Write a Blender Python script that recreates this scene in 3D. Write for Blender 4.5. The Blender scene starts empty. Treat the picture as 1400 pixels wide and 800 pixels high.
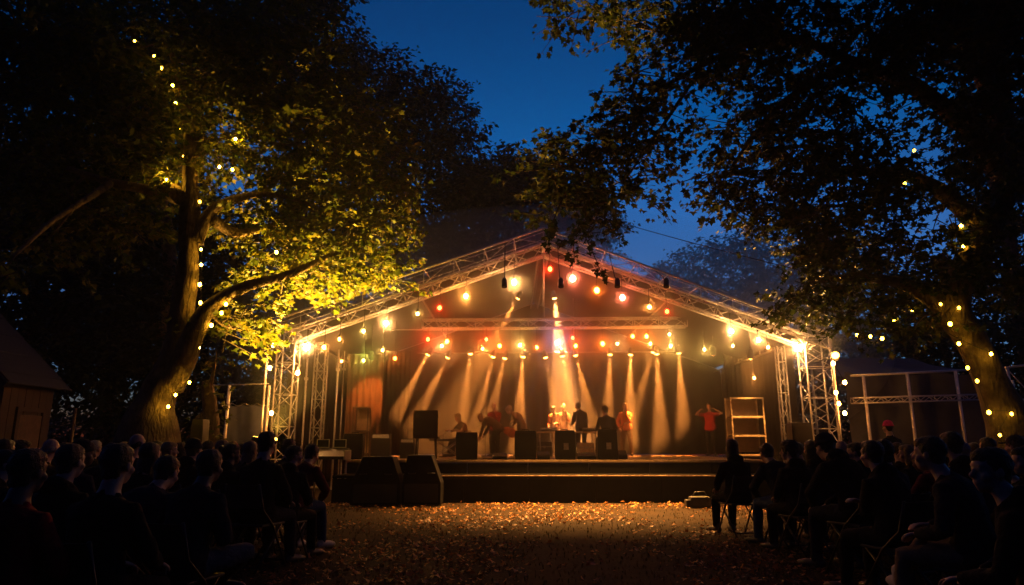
import bpy, math, random
import numpy as np
from mathutils import Vector, Matrix, noise
R = math.radians
rnd = random.Random(7)
scene = bpy.context.scene
COL = scene.collection
V = Vector

# ------------------------------------------------------------------ camera
FPX, CX, CY, HCAM = 933.0, 700.0, 400.0, 1.25
TH = math.atan(208.0 / FPX)
CAM = V((0, 0, HCAM))
cd = bpy.data.cameras.new('camera')
cam = bpy.data.objects.new('camera', cd); COL.objects.link(cam)
cam.location = CAM; cam.rotation_euler = (math.pi / 2 + TH, 0, 0)
cd.sensor_width = 36.0; cd.lens = 36.0 * FPX / 1400.0
cd.clip_start = 0.05; cd.clip_end = 1000
scene.camera = cam
FW = V((0, math.cos(TH), math.sin(TH))); UP = V((0, -math.sin(TH), math.cos(TH)))

def P(px, py, Y):
    """world point at depth Y (metres in front of the camera) seen at photo pixel (px, py)"""
    d = FW + V(((px - CX) / FPX, 0, 0)) + UP * ((CY - py) / FPX)
    return CAM + d * (Y / d.y)
def S(Y, py=560):
    """photo pixels per metre at depth Y"""
    return (P(800, py, Y).x - P(700, py, Y).x) and 100.0 / (P(800, py, Y).x - P(700, py, Y).x)

# ------------------------------------------------------------------ materials
def mat(name, col=(.5, .5, .5), rough=.6, metal=0.0, vary=0.0, scale=8.0, bump=0.0, bscale=30.0, spec=.5, col2=None, sheen=0):
    m = bpy.data.materials.new(name); m.use_nodes = True
    nt = m.node_tree; b = nt.nodes['Principled BSDF']
    b.inputs['Roughness'].default_value = rough; b.inputs['Metallic'].default_value = metal
    b.inputs['Specular IOR Level'].default_value = spec
    b.inputs['Base Color'].default_value = (*col, 1)
    if sheen: b.inputs['Sheen Weight'].default_value = sheen
    tc = nt.nodes.new('ShaderNodeTexCoord')
    if vary or col2:
        n = nt.nodes.new('ShaderNodeTexNoise'); n.inputs['Scale'].default_value = scale
        n.inputs['Detail'].default_value = 6; n.inputs['Roughness'].default_value = .65
        nt.links.new(tc.outputs['Object'], n.inputs['Vector'])
        r = nt.nodes.new('ShaderNodeValToRGB'); r.color_ramp.elements[0].position = .32; r.color_ramp.elements[1].position = .68
        c2 = col2 if col2 else tuple(min(1, c * (1 + vary)) for c in col)
        c1 = col if col2 else tuple(c * (1 - vary) for c in col)
        r.color_ramp.elements[0].color = (*c1, 1); r.color_ramp.elements[1].color = (*c2, 1)
        nt.links.new(n.outputs['Fac'], r.inputs['Fac']); nt.links.new(r.outputs['Color'], b.inputs['Base Color'])
        rr = nt.nodes.new('ShaderNodeMapRange'); rr.inputs['To Min'].default_value = max(0.05, rough - .12); rr.inputs['To Max'].default_value = min(1, rough + .12)
        nt.links.new(n.outputs['Fac'], rr.inputs['Value']); nt.links.new(rr.outputs['Result'], b.inputs['Roughness'])
    if bump:
        n2 = nt.nodes.new('ShaderNodeTexNoise'); n2.inputs['Scale'].default_value = bscale; n2.inputs['Detail'].default_value = 8
        nt.links.new(tc.outputs['Object'], n2.inputs['Vector'])
        bp = nt.nodes.new('ShaderNodeBump'); bp.inputs['Strength'].default_value = bump; bp.inputs['Distance'].default_value = .02
        nt.links.new(n2.outputs['Fac'], bp.inputs['Height']); nt.links.new(bp.outputs['Normal'], b.inputs['Normal'])
    return m

def leafmat(name, c1, c2, c3, trans=.5, rough=.5):
    m = bpy.data.materials.new(name); m.use_nodes = True
    nt = m.node_tree; b = nt.nodes['Principled BSDF']; out = nt.nodes['Material Output']
    g = nt.nodes.new('ShaderNodeNewGeometry'); r = nt.nodes.new('ShaderNodeValToRGB')
    r.color_ramp.elements[0].color = (*c1, 1); r.color_ramp.elements[1].color = (*c3, 1)
    e = r.color_ramp.elements.new(.55); e.color = (*c2, 1)
    nt.links.new(g.outputs['Random Per Island'], r.inputs['Fac'])
    nt.links.new(r.outputs['Color'], b.inputs['Base Color'])
    b.inputs['Roughness'].default_value = rough; b.inputs['Specular IOR Level'].default_value = .15
    t = nt.nodes.new('ShaderNodeBsdfTranslucent'); nt.links.new(r.outputs['Color'], t.inputs['Color'])
    mx = nt.nodes.new('ShaderNodeMixShader'); mx.inputs[0].default_value = trans
    nt.links.new(b.outputs[0], mx.inputs[1]); nt.links.new(t.outputs[0], mx.inputs[2]); nt.links.new(mx.outputs[0], out.inputs['Surface'])
    return m

EM = {}
def emis(col, strength):
    k = (tuple(round(c, 3) for c in col), round(strength, 2))
    if k not in EM:
        m = bpy.data.materials.new('glow'); m.use_nodes = True
        nt = m.node_tree; b = nt.nodes['Principled BSDF']
        b.inputs['Base Color'].default_value = (*col, 1)
        b.inputs['Emission Color'].default_value = (*col, 1); b.inputs['Emission Strength'].default_value = strength
        EM[k] = m
    return EM[k]

def barkmat():
    m = mat('bark', (.06, .042, .026), .9, 0, col2=(.19, .14, .085), scale=5, spec=.2)
    nt = m.node_tree; b = nt.nodes['Principled BSDF']
    tc = nt.nodes.new('ShaderNodeTexCoord'); mp = nt.nodes.new('ShaderNodeMapping'); mp.inputs['Scale'].default_value = (9, 9, 1.6)
    nt.links.new(tc.outputs['Object'], mp.inputs['Vector'])
    n = nt.nodes.new('ShaderNodeTexVoronoi'); n.feature = 'DISTANCE_TO_EDGE'; n.inputs['Scale'].default_value = 1.2
    n2 = nt.nodes.new('ShaderNodeTexNoise'); n2.inputs['Scale'].default_value = 2.5; n2.inputs['Detail'].default_value = 8
    nt.links.new(mp.outputs['Vector'], n2.inputs['Vector'])
    va = nt.nodes.new('ShaderNodeVectorMath'); va.operation = 'ADD'
    nt.links.new(mp.outputs['Vector'], va.inputs[0]); nt.links.new(n2.outputs['Color'], va.inputs[1]); nt.links.new(va.outputs[0], n.inputs['Vector'])
    ad = nt.nodes.new('ShaderNodeMath'); ad.operation = 'ADD'; nt.links.new(n.outputs['Distance'], ad.inputs[0]); nt.links.new(n2.outputs['Fac'], ad.inputs[1])
    bp = nt.nodes.new('ShaderNodeBump'); bp.inputs['Strength'].default_value = .9; bp.inputs['Distance'].default_value = .06
    nt.links.new(ad.outputs[0], bp.inputs['Height']); nt.links.new(bp.outputs['Normal'], b.inputs['Normal'])
    return m

M = {
 'ground': mat('ground_soil', (.014, .010, .007), .95, col2=(.045, .028, .014), scale=2.2, bump=1.0, bscale=25, spec=.1),
 'alu': mat('aluminium', (.74, .71, .66), .38, .35, vary=.14, scale=14),
 'steel': mat('galvanised_steel', (.45, .43, .40), .45, .8, vary=.25, scale=10),
 'black': mat('black_paint', (.018, .017, .016), .55, vary=.4, scale=6, bump=.15, bscale=60),
 'blackmetal': mat('black_metal', (.02, .02, .02), .4, .3, vary=.3),
 'cover': mat('black_cover', (.007, .007, .007), .7, vary=.3, scale=4, bump=.5, bscale=7, spec=.15),
 'grille': mat('speaker_grille', (.022, .022, .022), .6, .4, bump=.6, bscale=160),
 'drape': mat('black_drape', (.010, .008, .007), .9, vary=.1, scale=3, spec=.1),
 'brown_drape': mat('brown_drape', (.16, .075, .03), .85, vary=.25, scale=3, bump=.2, bscale=50),
 'canopy': mat('canopy_fabric', (.014, .012, .011), .75, vary=.3, scale=2, bump=.2),
 'tarp': mat('grey_tarp', (.05, .052, .06), .7, vary=.4, scale=1.5, bump=.5, bscale=5),
 'bluetarp': mat('blue_grey_tarp', (.10, .12, .20), .7, vary=.3, scale=1.2, bump=.4, bscale=4),
 'deck': mat('stage_deck', (.16, .10, .06), .38, col2=(.26, .17, .10), scale=4, bump=.15, bscale=18),
 'edge': mat('worn_edge_trim', (.55, .40, .22), .45, .1, vary=.35, scale=9),
 'fascia': mat('stage_fascia', (.008, .007, .006), .85, vary=.35, scale=3, bump=.2, spec=.08),
 'wood': mat('dark_timber', (.07, .04, .022), .75, vary=.4, scale=7, bump=.3),
 'plank': mat('hut_boards', (.03, .017, .010), .8, vary=.35, scale=5, bump=.3),
 'slate': mat('roof_slate', (.022, .022, .024), .7, vary=.35, scale=9, bump=.5, bscale=14),
 'panel': mat('worn_clear_panel', (.42, .27, .14), .5, 0, vary=.3, scale=4, bump=.1),
 'white': mat('off_white_plastic', (.7, .66, .58), .45, vary=.08),
 'cable': mat('rubber_cable', (.012, .012, .012), .6),
 'skin': mat('skin', (.50, .30, .20), .5, vary=.06, scale=18, spec=.4),
 'skin2': mat('deep_skin', (.22, .115, .07), .5, vary=.08, scale=18, spec=.4),
 'bark': barkmat(),
 'twig': mat('twig_bark', (.055, .04, .025), .9, vary=.3),
}
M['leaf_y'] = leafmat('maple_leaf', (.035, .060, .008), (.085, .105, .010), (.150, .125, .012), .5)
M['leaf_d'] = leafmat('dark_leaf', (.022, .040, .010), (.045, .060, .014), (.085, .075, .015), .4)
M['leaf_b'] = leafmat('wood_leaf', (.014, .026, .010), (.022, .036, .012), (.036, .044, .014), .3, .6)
M['litter'] = leafmat('fallen_leaf', (.09, .038, .014), (.24, .10, .028), (.58, .27, .07), .15, .38)

# ------------------------------------------------------------------ mesh builder
class MB:
    def __init__(s): s.v = []; s.f = []; s.mi = []; s.cur = 0; s.smooth = []
    def add(s, vs, fs, smooth=False):
        o = len(s.v); s.v.extend([tuple(x) for x in vs])
        for f in fs: s.f.append([i + o for i in f]); s.mi.append(s.cur); s.smooth.append(smooth)
    def box(s, c, size, rot=None, bev=0.0):
        c = V(c); hx, hy, hz = size[0] / 2, size[1] / 2, size[2] / 2
        Rm = rot if rot is not None else Matrix.Identity(3)
        if bev <= 0 or bev * 2.2 > min(size):
            vs = [c + Rm @ V((x * hx, y * hy, z * hz)) for x in (-1, 1) for y in (-1, 1) for z in (-1, 1)]
            s.add(vs, [(0, 1, 3, 2), (4, 6, 7, 5), (0, 4, 5, 1), (2, 3, 7, 6), (0, 2, 6, 4), (1, 5, 7, 3)]); return
        import bmesh
        bm = bmesh.new(); bmesh.ops.create_cube(bm, size=1)
        for v in bm.verts: v.co = V((v.co.x * size[0], v.co.y * size[1], v.co.z * size[2]))
        bmesh.ops.bevel(bm, geom=bm.edges[:], offset=bev, segments=2, profile=.6, affect='EDGES')
        bm.verts.index_update()
        s.add([c + Rm @ v.co for v in bm.verts], [[v.index for v in f.verts] for f in bm.faces]); bm.free()
    def tube(s, pts, rad, n=6, cap=True, smooth=True, rnd_caps=False, flat=1.0, flatdir=None):
        pts = [V(p) for p in pts]
        if not hasattr(rad, '__len__'): rad = [rad] * len(pts)
        rad = list(rad)
        if rnd_caps:
            d0 = (pts[0] - pts[1]).normalized(); d1 = (pts[-1] - pts[-2]).normalized()
            a = []; ar = []
            for k in (1.0, .75, .4):
                a.append(pts[0] + d0 * rad[0] * k); ar.append(rad[0] * max(.12, math.sqrt(max(0, 1 - k * k))))
            b = []; br = []
            for k in (.4, .75, 1.0):
                b.append(pts[-1] + d1 * rad[-1] * k); br.append(rad[-1] * max(.12, math.sqrt(max(0, 1 - k * k))))
            pts = a + pts + b; rad = ar + rad + br
        vs = []; prev = None
        for i, p in enumerate(pts):
            t = (pts[min(i + 1, len(pts) - 1)] - pts[max(i - 1, 0)])
            t = t.normalized() if t.length > 1e-9 else V((0, 0, 1))
            if prev is None:
                ref = V((0, 0, 1)) if abs(t.z) < .9 else V((1, 0, 0))
                if flatdir is not None: ref = V(flatdir)
                u = ref - t * ref.dot(t); u.normalize()
            else:
                u = prev - t * prev.dot(t)
                u = u.normalized() if u.length > 1e-6 else prev
            prev = u; w = t.cross(u)
            for k in range(n):
                a = 2 * math.pi * k / n
                vs.append(p + (u * math.cos(a) * flat + w * math.sin(a)) * rad[i])
        fs = []
        for i in range(len(pts) - 1):
            for k in range(n):
                k2 = (k + 1) % n
                fs.append((i * n + k, i * n + k2, (i + 1) * n + k2, (i + 1) * n + k))
        if cap: fs.append(tuple(range(n - 1, -1, -1))); fs.append(tuple((len(pts) - 1) * n + k for k in range(n)))
        s.add(vs, fs, smooth)
    def ell(s, c, r, rot=None, nu=16, nv=10, smooth=True):
        c = V(c); Rm = rot if rot is not None else Matrix.Identity(3)
        vs = [c + Rm @ V((0, 0, r[2]))]
        for j in range(1, nv):
            ph = math.pi * j / nv
            for k in range(nu):
                a = 2 * math.pi * k / nu
                vs.append(c + Rm @ V((r[0] * math.sin(ph) * math.cos(a), r[1] * math.sin(ph) * math.sin(a), r[2] * math.cos(ph))))
        vs.append(c + Rm @ V((0, 0, -r[2])))
        fs = [(0, 1 + k, 1 + (k + 1) % nu) for k in range(nu)]
        for j in range(nv - 2):
            for k in range(nu):
                a = 1 + j * nu + k; b = 1 + j * nu + (k + 1) % nu
                fs.append((a, a + nu, b + nu, b))
        L = len(vs) - 1; o = 1 + (nv - 2) * nu
        fs += [(o + k, L, o + (k + 1) % nu) for k in range(nu)]
        s.add(vs, fs, smooth)
    def lathe(s, c, axis, prof, n=14, smooth=True):
        """prof: list of (distance along axis, radius)"""
        ax = V(axis).normalized(); c = V(c)
        ref = V((0, 0, 1)) if abs(ax.z) < .9 else V((1, 0, 0))
        u = (ref - ax * ref.dot(ax)).normalized(); w = ax.cross(u)
        vs = []
        for d, r in prof:
            for k in range(n):
                a = 2 * math.pi * k / n
                vs.append(c + ax * d + (u * math.cos(a) + w * math.sin(a)) * max(r, .0005))
        fs = []
        for i in range(len(prof) - 1):
            for k in range(n):
                k2 = (k + 1) % n
                fs.append((i * n + k, i * n + k2, (i + 1) * n + k2, (i + 1) * n + k))
        fs.append(tuple(range(n - 1, -1, -1))); fs.append(tuple((len(prof) - 1) * n + k for k in range(n)))
        s.add(vs, fs, smooth)
    def mesh(s, name, off=V((0, 0, 0))):
        me = bpy.data.meshes.new(name)
        me.from_pydata([(x - off.x, y - off.y, z - off.z) for x, y, z in s.v], [], s.f)
        me.polygons.foreach_set('use_smooth', s.smooth)
        if any(s.mi): me.polygons.foreach_set('material_index', s.mi)
        me.update(); return me
    def build(s, name, m, parent=None):
        off = V((0, 0, 0)); p = parent
        while p is not None: off = off + p.location; p = p.parent
        me = s.mesh(name, off)
        for x in (m if isinstance(m, (list, tuple)) else [m]): me.materials.append(x)
        o = bpy.data.objects.new(name, me); COL.objects.link(o)
        if parent is not None: o.parent = parent
        return o

def tag(o, label=None, cat=None, group=None, kind=None):
    if label: o['label'] = label
    if cat: o['category'] = cat
    if group: o['group'] = group
    if kind: o['kind'] = kind
    return o
def thing(name, label, cat, loc=(0, 0, 0), group=None):
    o = bpy.data.objects.new(name, None); COL.objects.link(o); o.location = loc
    o.empty_display_size = .1
    return tag(o, label, cat, group)
def copy_tree(o, parent=None):
    c = o.copy(); COL.objects.link(c); c.parent = parent
    for ch in list(o.children): copy_tree(ch, c)
    return c

def truss(mb, A, B, w=.3, h=.3, bay=.4, r=.024, rw=.012, up=(0, 0, 1)):
    """square lattice girder between A and B; h measured along up"""
    A, B = V(A), V(B); t = (B - A).normalized(); u = V(up); u = (u - t * u.dot(t)).normalized(); sd = t.cross(u)
    cor = [(-1, -1), (1, -1), (1, 1), (-1, 1)]
    def pt(p, c): return p + sd * (c[0] * w / 2) + u * (c[1] * h / 2)
    for c in cor: mb.tube([pt(A, c), pt(B, c)], r, 7)
    n = max(1, round((B - A).length / bay))
    for i in range(n + 1):
        p = A + (B - A) * (i / n)
        for k in range(4):
            if i % 2 == 0: mb.tube([pt(p, cor[k]), pt(p, cor[(k + 1) % 4])], rw, 5)
            if i < n:
                q = A + (B - A) * ((i + 1) / n)
                a, b = (cor[k], cor[(k + 1) % 4]) if i % 2 == 0 else (cor[(k + 1) % 4], cor[k])
                mb.tube([pt(p, a), pt(q, b)], rw, 5)

# ------------------------------------------------------------------ world, sun, haze
w = bpy.data.worlds.new('World'); scene.world = w; w.use_nodes = True
nt = w.node_tree; bg = nt.nodes['Background']
sky = nt.nodes.new('ShaderNodeTexSky'); sky.sky_type = 'NISHITA'; sky.sun_disc = False
sky.sun_elevation = R(-4.0); sky.sun_rotation = R(8); sky.air_density = 1.3; sky.dust_density = .3; sky.ozone_density = 6.0
tint = nt.nodes.new('ShaderNodeMix'); tint.data_type = 'RGBA'; tint.blend_type = 'MULTIPLY'; tint.inputs[0].default_value = 1
tc_ = nt.nodes.new('ShaderNodeTexCoord'); sx_ = nt.nodes.new('ShaderNodeSeparateXYZ'); nt.links.new(tc_.outputs['Generated'], sx_.inputs[0])
cr_ = nt.nodes.new('ShaderNodeValToRGB'); nt.links.new(sx_.outputs['Z'], cr_.inputs['Fac'])
cr_.color_ramp.elements[0].position = .18; cr_.color_ramp.elements[0].color = (.62, 1.0, .62, 1)
cr_.color_ramp.elements[1].position = .66; cr_.color_ramp.elements[1].color = (.0, .62, .40, 1)
e_ = cr_.color_ramp.elements.new(.42); e_.color = (.03, 1.0, .60, 1)
nt.links.new(cr_.outputs['Color'], tint.inputs[7])
nt.links.new(sky.outputs[0], tint.inputs[6]); nt.links.new(tint.outputs[2], bg.inputs[0]); bg.inputs[1].default_value = 10.4
SKYBG = bg
sd = bpy.data.lights.new('sun', 'SUN'); so = bpy.data.objects.new('sun', sd); COL.objects.link(so)
sd.energy = .002; sd.angle = R(.5); sd.color = (1, .9, .8); so.rotation_euler = (R(94), 0, R(-8)); so.location = (0, 60, 30)

hz = MB(); hz.box((0, 30, 13.5), (176, 116, 29.2))
HM = bpy.data.materials.new('night_haze'); HM.use_nodes = True; n_ = HM.node_tree
for x in list(n_.nodes):
    if x.type == 'BSDF_PRINCIPLED': n_.nodes.remove(x)
pv = n_.nodes.new('ShaderNodeVolumePrincipled'); pv.inputs['Color'].default_value = (.92, .94, 1, 1)
pv.inputs['Density'].default_value = .0009; pv.inputs['Anisotropy'].default_value = .6
n_.links.new(pv.outputs[0], n_.nodes['Material Output'].inputs['Volume'])
tag(hz.build('haze', HM), 'thin damp night haze hanging over the whole clearing', 'haze', kind='stuff')

c0 = P(745, 520, 22.3)
def smoke(name, label, c, r, dens, g, col):
    sm = MB(); sm.ell(c, r, nu=40, nv=20)
    m = HM.copy(); m.name = name
    q = [n for n in m.node_tree.nodes if n.type == 'PRINCIPLED_VOLUME'][0]
    q.inputs['Density'].default_value = dens; q.inputs['Anisotropy'].default_value = g; q.inputs['Color'].default_value = (*col, 1)
    tag(sm.build(name, m), label, 'smoke', kind='stuff')
smoke('stage_smoke', 'pale stage smoke hanging in the light beams above the deck', (c0.x, 24.7, 3.2), (6.4, 2.9, 3.3), .065, .0, (1, .93, .84))
smoke('drifting_smoke', 'thin warm smoke drifting around the lamps under the front of the roof', (c0.x, 18.5, 4.0), (9.4, 2.1, 3.9), .15, .92, (1, .95, .88))

# ------------------------------------------------------------------ ground
g = MB()
N = 60
xs = np.linspace(-84, 84, N + 1); ys = np.linspace(-26, 86, N + 1)
vs = [(x, y, 0.05 * noise.noise(V((x * .2, y * .2, 3))) - .02 if not (-8 < x < 9 and -1 < y < 30) else 0) for y in ys for x in xs]
g.add(vs, [(j * (N + 1) + i, j * (N + 1) + i + 1, (j + 1) * (N + 1) + i + 1, (j + 1) * (N + 1) + i) for j in range(N) for i in range(N)], True)
tag(g.build('ground', M['ground']), 'dark trodden earth of the clearing in front of the stage', 'ground', kind='structure')

LEAF = [(0, 0), (.10, .06), (.46, .04), (.34, .24), (.62, .56), (.26, .54), (0, 1), (-.26, .54), (-.62, .56), (-.34, .24), (-.46, .04), (-.10, .06)]
LTRI = [(0, 1, 11), (1, 2, 3), (11, 9, 10), (1, 3, 9), (1, 9, 11), (3, 4, 5), (9, 7, 8), (3, 5, 7), (3, 7, 9), (5, 6, 7)]
OVAL = [(0, 0), (.28, .4), (0, 1), (-.28, .4)]
OTRI = [(0, 1, 3), (1, 2, 3)]
def leaves_mesh(name, pos, dirs, nrm, size, shape='maple', fold=.25):
    out = np.array(LEAF if shape == 'maple' else OVAL, float); tri = np.array(LTRI if shape == 'maple' else OTRI)
    pos = np.asarray(pos); dirs = np.asarray(dirs); nrm = np.asarray(nrm); size = np.asarray(size)
    dirs = dirs / (np.linalg.norm(dirs, axis=1)[:, None] + 1e-9)
    nrm = nrm - dirs * (dirs * nrm).sum(1)[:, None]; nrm = nrm / (np.linalg.norm(nrm, axis=1)[:, None] + 1e-9)
    sid = np.cross(dirs, nrm)
    u = out[:, 0][None, :, None]; v = out[:, 1][None, :, None]
    P3 = pos[:, None, :] + size[:, None, None] * (sid[:, None, :] * u + dirs[:, None, :] * v + nrm[:, None, :] * (np.abs(u) * fold - .18 * v * v))
    n = len(pos); k = len(out)
    verts = P3.reshape(-1, 3); faces = (np.arange(n)[:, None, None] * k + tri[None]).reshape(-1, 3)
    return verts, faces
def np_mesh(name, verts, faces, mats, mi=None, smooth=False):
    me = bpy.data.meshes.new(name); nf = len(faces)
    me.vertices.add(len(verts)); me.vertices.foreach_set('co', np.asarray(verts, np.float32).ravel())
    me.loops.add(nf * 3); me.loops.foreach_set('vertex_index', np.asarray(faces, np.int32).ravel())
    me.polygons.add(nf); me.polygons.foreach_set('loop_start', np.arange(0, nf * 3, 3, dtype=np.int32))
    me.polygons.foreach_set('loop_total', np.full(nf, 3, np.int32))
    for m in mats: me.materials.append(m)
    if mi is not None: me.polygons.foreach_set('material_index', np.asarray(mi, np.int32))
    me.update(calc_edges=True); return me

rg = np.random.default_rng(5)
# fallen leaves: trodden litter, denser towards the stage
nl = 34000
yy = 2.2 + 13.3 * rg.random(nl) ** .8
xx = rg.uniform(-1, 1, nl) * (3.2 + yy * .42) + .3
patch = np.array([noise.noise(V((x * .55, y * .55, 1))) + .5 * noise.noise(V((x * 1.7, y * 1.7, 5))) for x, y in zip(xx, yy)])
patch += .7 * np.array([noise.noise(V((x * .22, y * .22, 8))) for x, y in zip(xx, yy)]); keep = patch > rg.uniform(-.55, .75, nl); xx, yy = xx[keep], yy[keep]; nl = len(xx)
pos = np.stack([xx, yy, .008 + .03 * rg.random(nl)], 1)
a = rg.uniform(0, 6.28, nl); tl = rg.normal(0, .45, (nl, 2))
dirs = np.stack([np.cos(a), np.sin(a), rg.normal(0, .25, nl)], 1)
nrm = np.stack([tl[:, 0], tl[:, 1], np.ones(nl)], 1)
vv, ff = leaves_mesh('fallen_leaves', pos, dirs, nrm, rg.uniform(.015, .05, nl) + .055 * rg.random(nl) ** 4, 'maple', .35)
vv[:, 2] = np.maximum(vv[:, 2], .004)
o = bpy.data.objects.new('fallen_leaves', np_mesh('fallen_leaves', vv, ff, [M['litter']])); COL.objects.link(o)
tag(o, 'brown fallen leaves scattered over the open ground before the stage', 'fallen leaves', kind='stuff')
# clumps of short grass among the litter
ng = 16000
yy = 2.5 + 13.0 * rg.random(ng); xx = rg.uniform(-1, 1, ng) * (3.0 + yy * .42) + .3
pos = np.stack([xx, yy, np.zeros(ng)], 1)
dirs = np.stack([rg.normal(0, .45, ng), rg.normal(0, .45, ng), np.ones(ng)], 1); nrm = rg.normal(0, 1, (ng, 3))
vv, ff = leaves_mesh('grass', pos, dirs, nrm, rg.uniform(.02, .06, ng), 'oval', 0)
vv[:, 0] = pos[:, 0].repeat(4) + (vv[:, 0] - pos[:, 0].repeat(4)) * .55
o = bpy.data.objects.new('grass', np_mesh('grass', vv, ff, [leafmat('grass_blade', (.03, .035, .01), (.06, .05, .018), (.12, .08, .03), .3)])); COL.objects.link(o)
tag(o, 'short worn grass between the fallen leaves', 'grass', kind='stuff')

# ------------------------------------------------------------------ trees
def curve_pts(pts, sub=6):
    """Catmull-Rom through pts of (Vector, radius)"""
    out = []; n = len(pts)
    for i in range(n - 1):
        p0, p1, p2, p3 = pts[max(i - 1, 0)], pts[i], pts[i + 1], pts[min(i + 2, n - 1)]
        for k in range(sub):
            t = k / sub
            def cr(a, b, c, d): return .5 * ((2 * b) + (c - a) * t + (2 * a - 5 * b + 4 * c - d) * t * t + (3 * b - a - 3 * c + d) * t ** 3)
            out.append((cr(p0[0], p1[0], p2[0], p3[0]), p1[1] + (p2[1] - p1[1]) * t))
    out.append(pts[-1]); return out
def limb(mb, pts, n=10, wob=.0, sub=6):
    c = curve_pts(pts, sub)
    q = []
    for p, r in c:
        o = V((noise.noise(p * .9), noise.noise(p * .9 + V((7, 1, 2))), noise.noise(p * .9 + V((3, 9, 4))))) * wob
        q.append((p + o, r * (1 + .18 * noise.noise(p * 2.3))))
    mb.tube([x[0] for x in q], [x[1] for x in q], n)
    return c

def sprays(blobs, leaf, dens, rs, twigs, droop=.25, shape='maple', per=16, spray=.75):
    """leafy sprays spread through ellipsoids (centre, (rx, ry, rz)); returns leaf arrays"""
    Ps, Ds, Ns, Ss = [], [], [], []
    for c, r in blobs:
        area = math.pi * r[0] * r[2]
        ns = max(3, int(dens * area / (leaf * leaf * .45) / per))
        for _ in range(ns):
            d = rs.normal(0, 1, 3); d /= np.linalg.norm(d)
            rad = rs.random() ** .45
            p = np.array(c) + d * rad * np.array(r)
            dr = d * .8 + rs.normal(0, .6, 3); dr[2] = dr[2] * .45 - droop * rs.random(); dr /= np.linalg.norm(dr)
            ln = spray * rs.uniform(.6, 1.3)
            side = np.cross(dr, [0, 0, 1]); side /= np.linalg.norm(side) + 1e-9
            e = p + dr * ln + np.array([0, 0, -.25 * ln * droop])
            if twigs is not None and shape == 'maple' and rs.random() < .7: twigs.tube([p - dr * ln * .3, p + dr * ln * .5, e], [.014, .009, .004], 3, cap=False)
            t = rs.random(per)
            q = p[None] + (dr * ln)[None] * t[:, None]; q[:, 2] -= .25 * ln * droop * t * t
            sgn = rs.choice([-1, 1], per)
            q = q + side[None] * (sgn * rs.random(per) * .42 * ln * (1.1 - t))[:, None] + rs.normal(0, .07 * ln, (per, 3))
            ld = dr[None] * .7 + side[None] * (sgn * .8)[:, None] + rs.normal(0, .35, (per, 3)); ld[:, 2] -= droop
            up = np.array([0, 0, 1.0])[None] + rs.normal(0, .5, (per, 3))
            Ps.append(q); Ds.append(ld); Ns.append(up); Ss.append(leaf * rs.uniform(.6, 1.25, per))
    return np.concatenate(Ps), np.concatenate(Ds), np.concatenate(Ns), np.concatenate(Ss)

def make_tree(name, label, base, trunks, blobs, leaf, dens, lm, seed, shape='maple', droop=.25, group=None, limbs_from=None, wob=.05, per=16, spray=.75, nseg=12):
    root = thing(name, label, 'tree', base, group)
    rs = np.random.default_rng(seed)
    tb = MB(); nodes = []
    for k, tr in enumerate(trunks):
        c = limb(tb, tr, nseg if tr[0][1] > .12 else 7, wob)
        nodes += c[len(c) // 2:] if k == 0 else c[2:]
    for bc, br in blobs:                                   # a bough from the nearest wood to every leaf mass
        c = V(bc)
        near = min(nodes, key=lambda q: (q[0] - c).length + (1.0 if q[0].z > c.z + .3 else 2.5 * max(0, c.z - q[0].z - .9)))
        d = c - near[0]
        if d.length < .2: continue
        mid = near[0] + d * .5 + V((0, 0, -.06 * d.length)) + V(rs.normal(0, .06, 3)) * d.length
        nodes.append((c, .05)); nodes.append((mid, .06))
        r0 = min(near[1] * .55, .03 + .022 * d.length)
        cc = limb(tb, [(near[0], r0), (mid, r0 * .65), (c, r0 * .32)], 6, wob)
        for _ in range(4 if shape == 'maple' else 1):
            e = c + V((rs.normal(0, .45) * br[0], rs.normal(0, .45) * br[1], rs.normal(0, .4) * br[2])); m0 = cc[int(len(cc) * rs.uniform(.4, .9))]
            limb(tb, [(m0[0], m0[1] * .7), ((m0[0] + e) / 2 + V((0, 0, .08)), m0[1] * .4), (e, .008)], 5, wob, 4)
    tb.build('trunk', M['bark'], root)
    tw = MB()
    p, d, n, s = sprays(blobs, leaf, dens, rs, tw, droop, shape, per, spray)
    vv, ff = leaves_mesh('crown', p, d, n, s, shape)
    mi = np.zeros(len(ff), int)
    if tw.v:
        tf = []
        for f in tw.f: tf += [(f[0], f[1], f[2]), (f[0], f[2], f[3])]
        ff = np.concatenate([ff, np.array(tf) + len(vv)]); vv = np.concatenate([vv, np.array(tw.v)])
        mi = np.concatenate([mi, np.ones(len(tf), int)])
    vv = vv - np.array(root.location)
    o = bpy.data.objects.new('crown', np_mesh('crown', vv, ff, [lm, M['twig']], mi)); COL.objects.link(o); o.parent = root
    return root

def blob(px, py, Y, rx, ry, rd=None):
    s = S(Y, py); return (tuple(P(px, py, Y)), (rx / s, rd if rd else (rx + ry) / 2 / s, ry / s))

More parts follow.
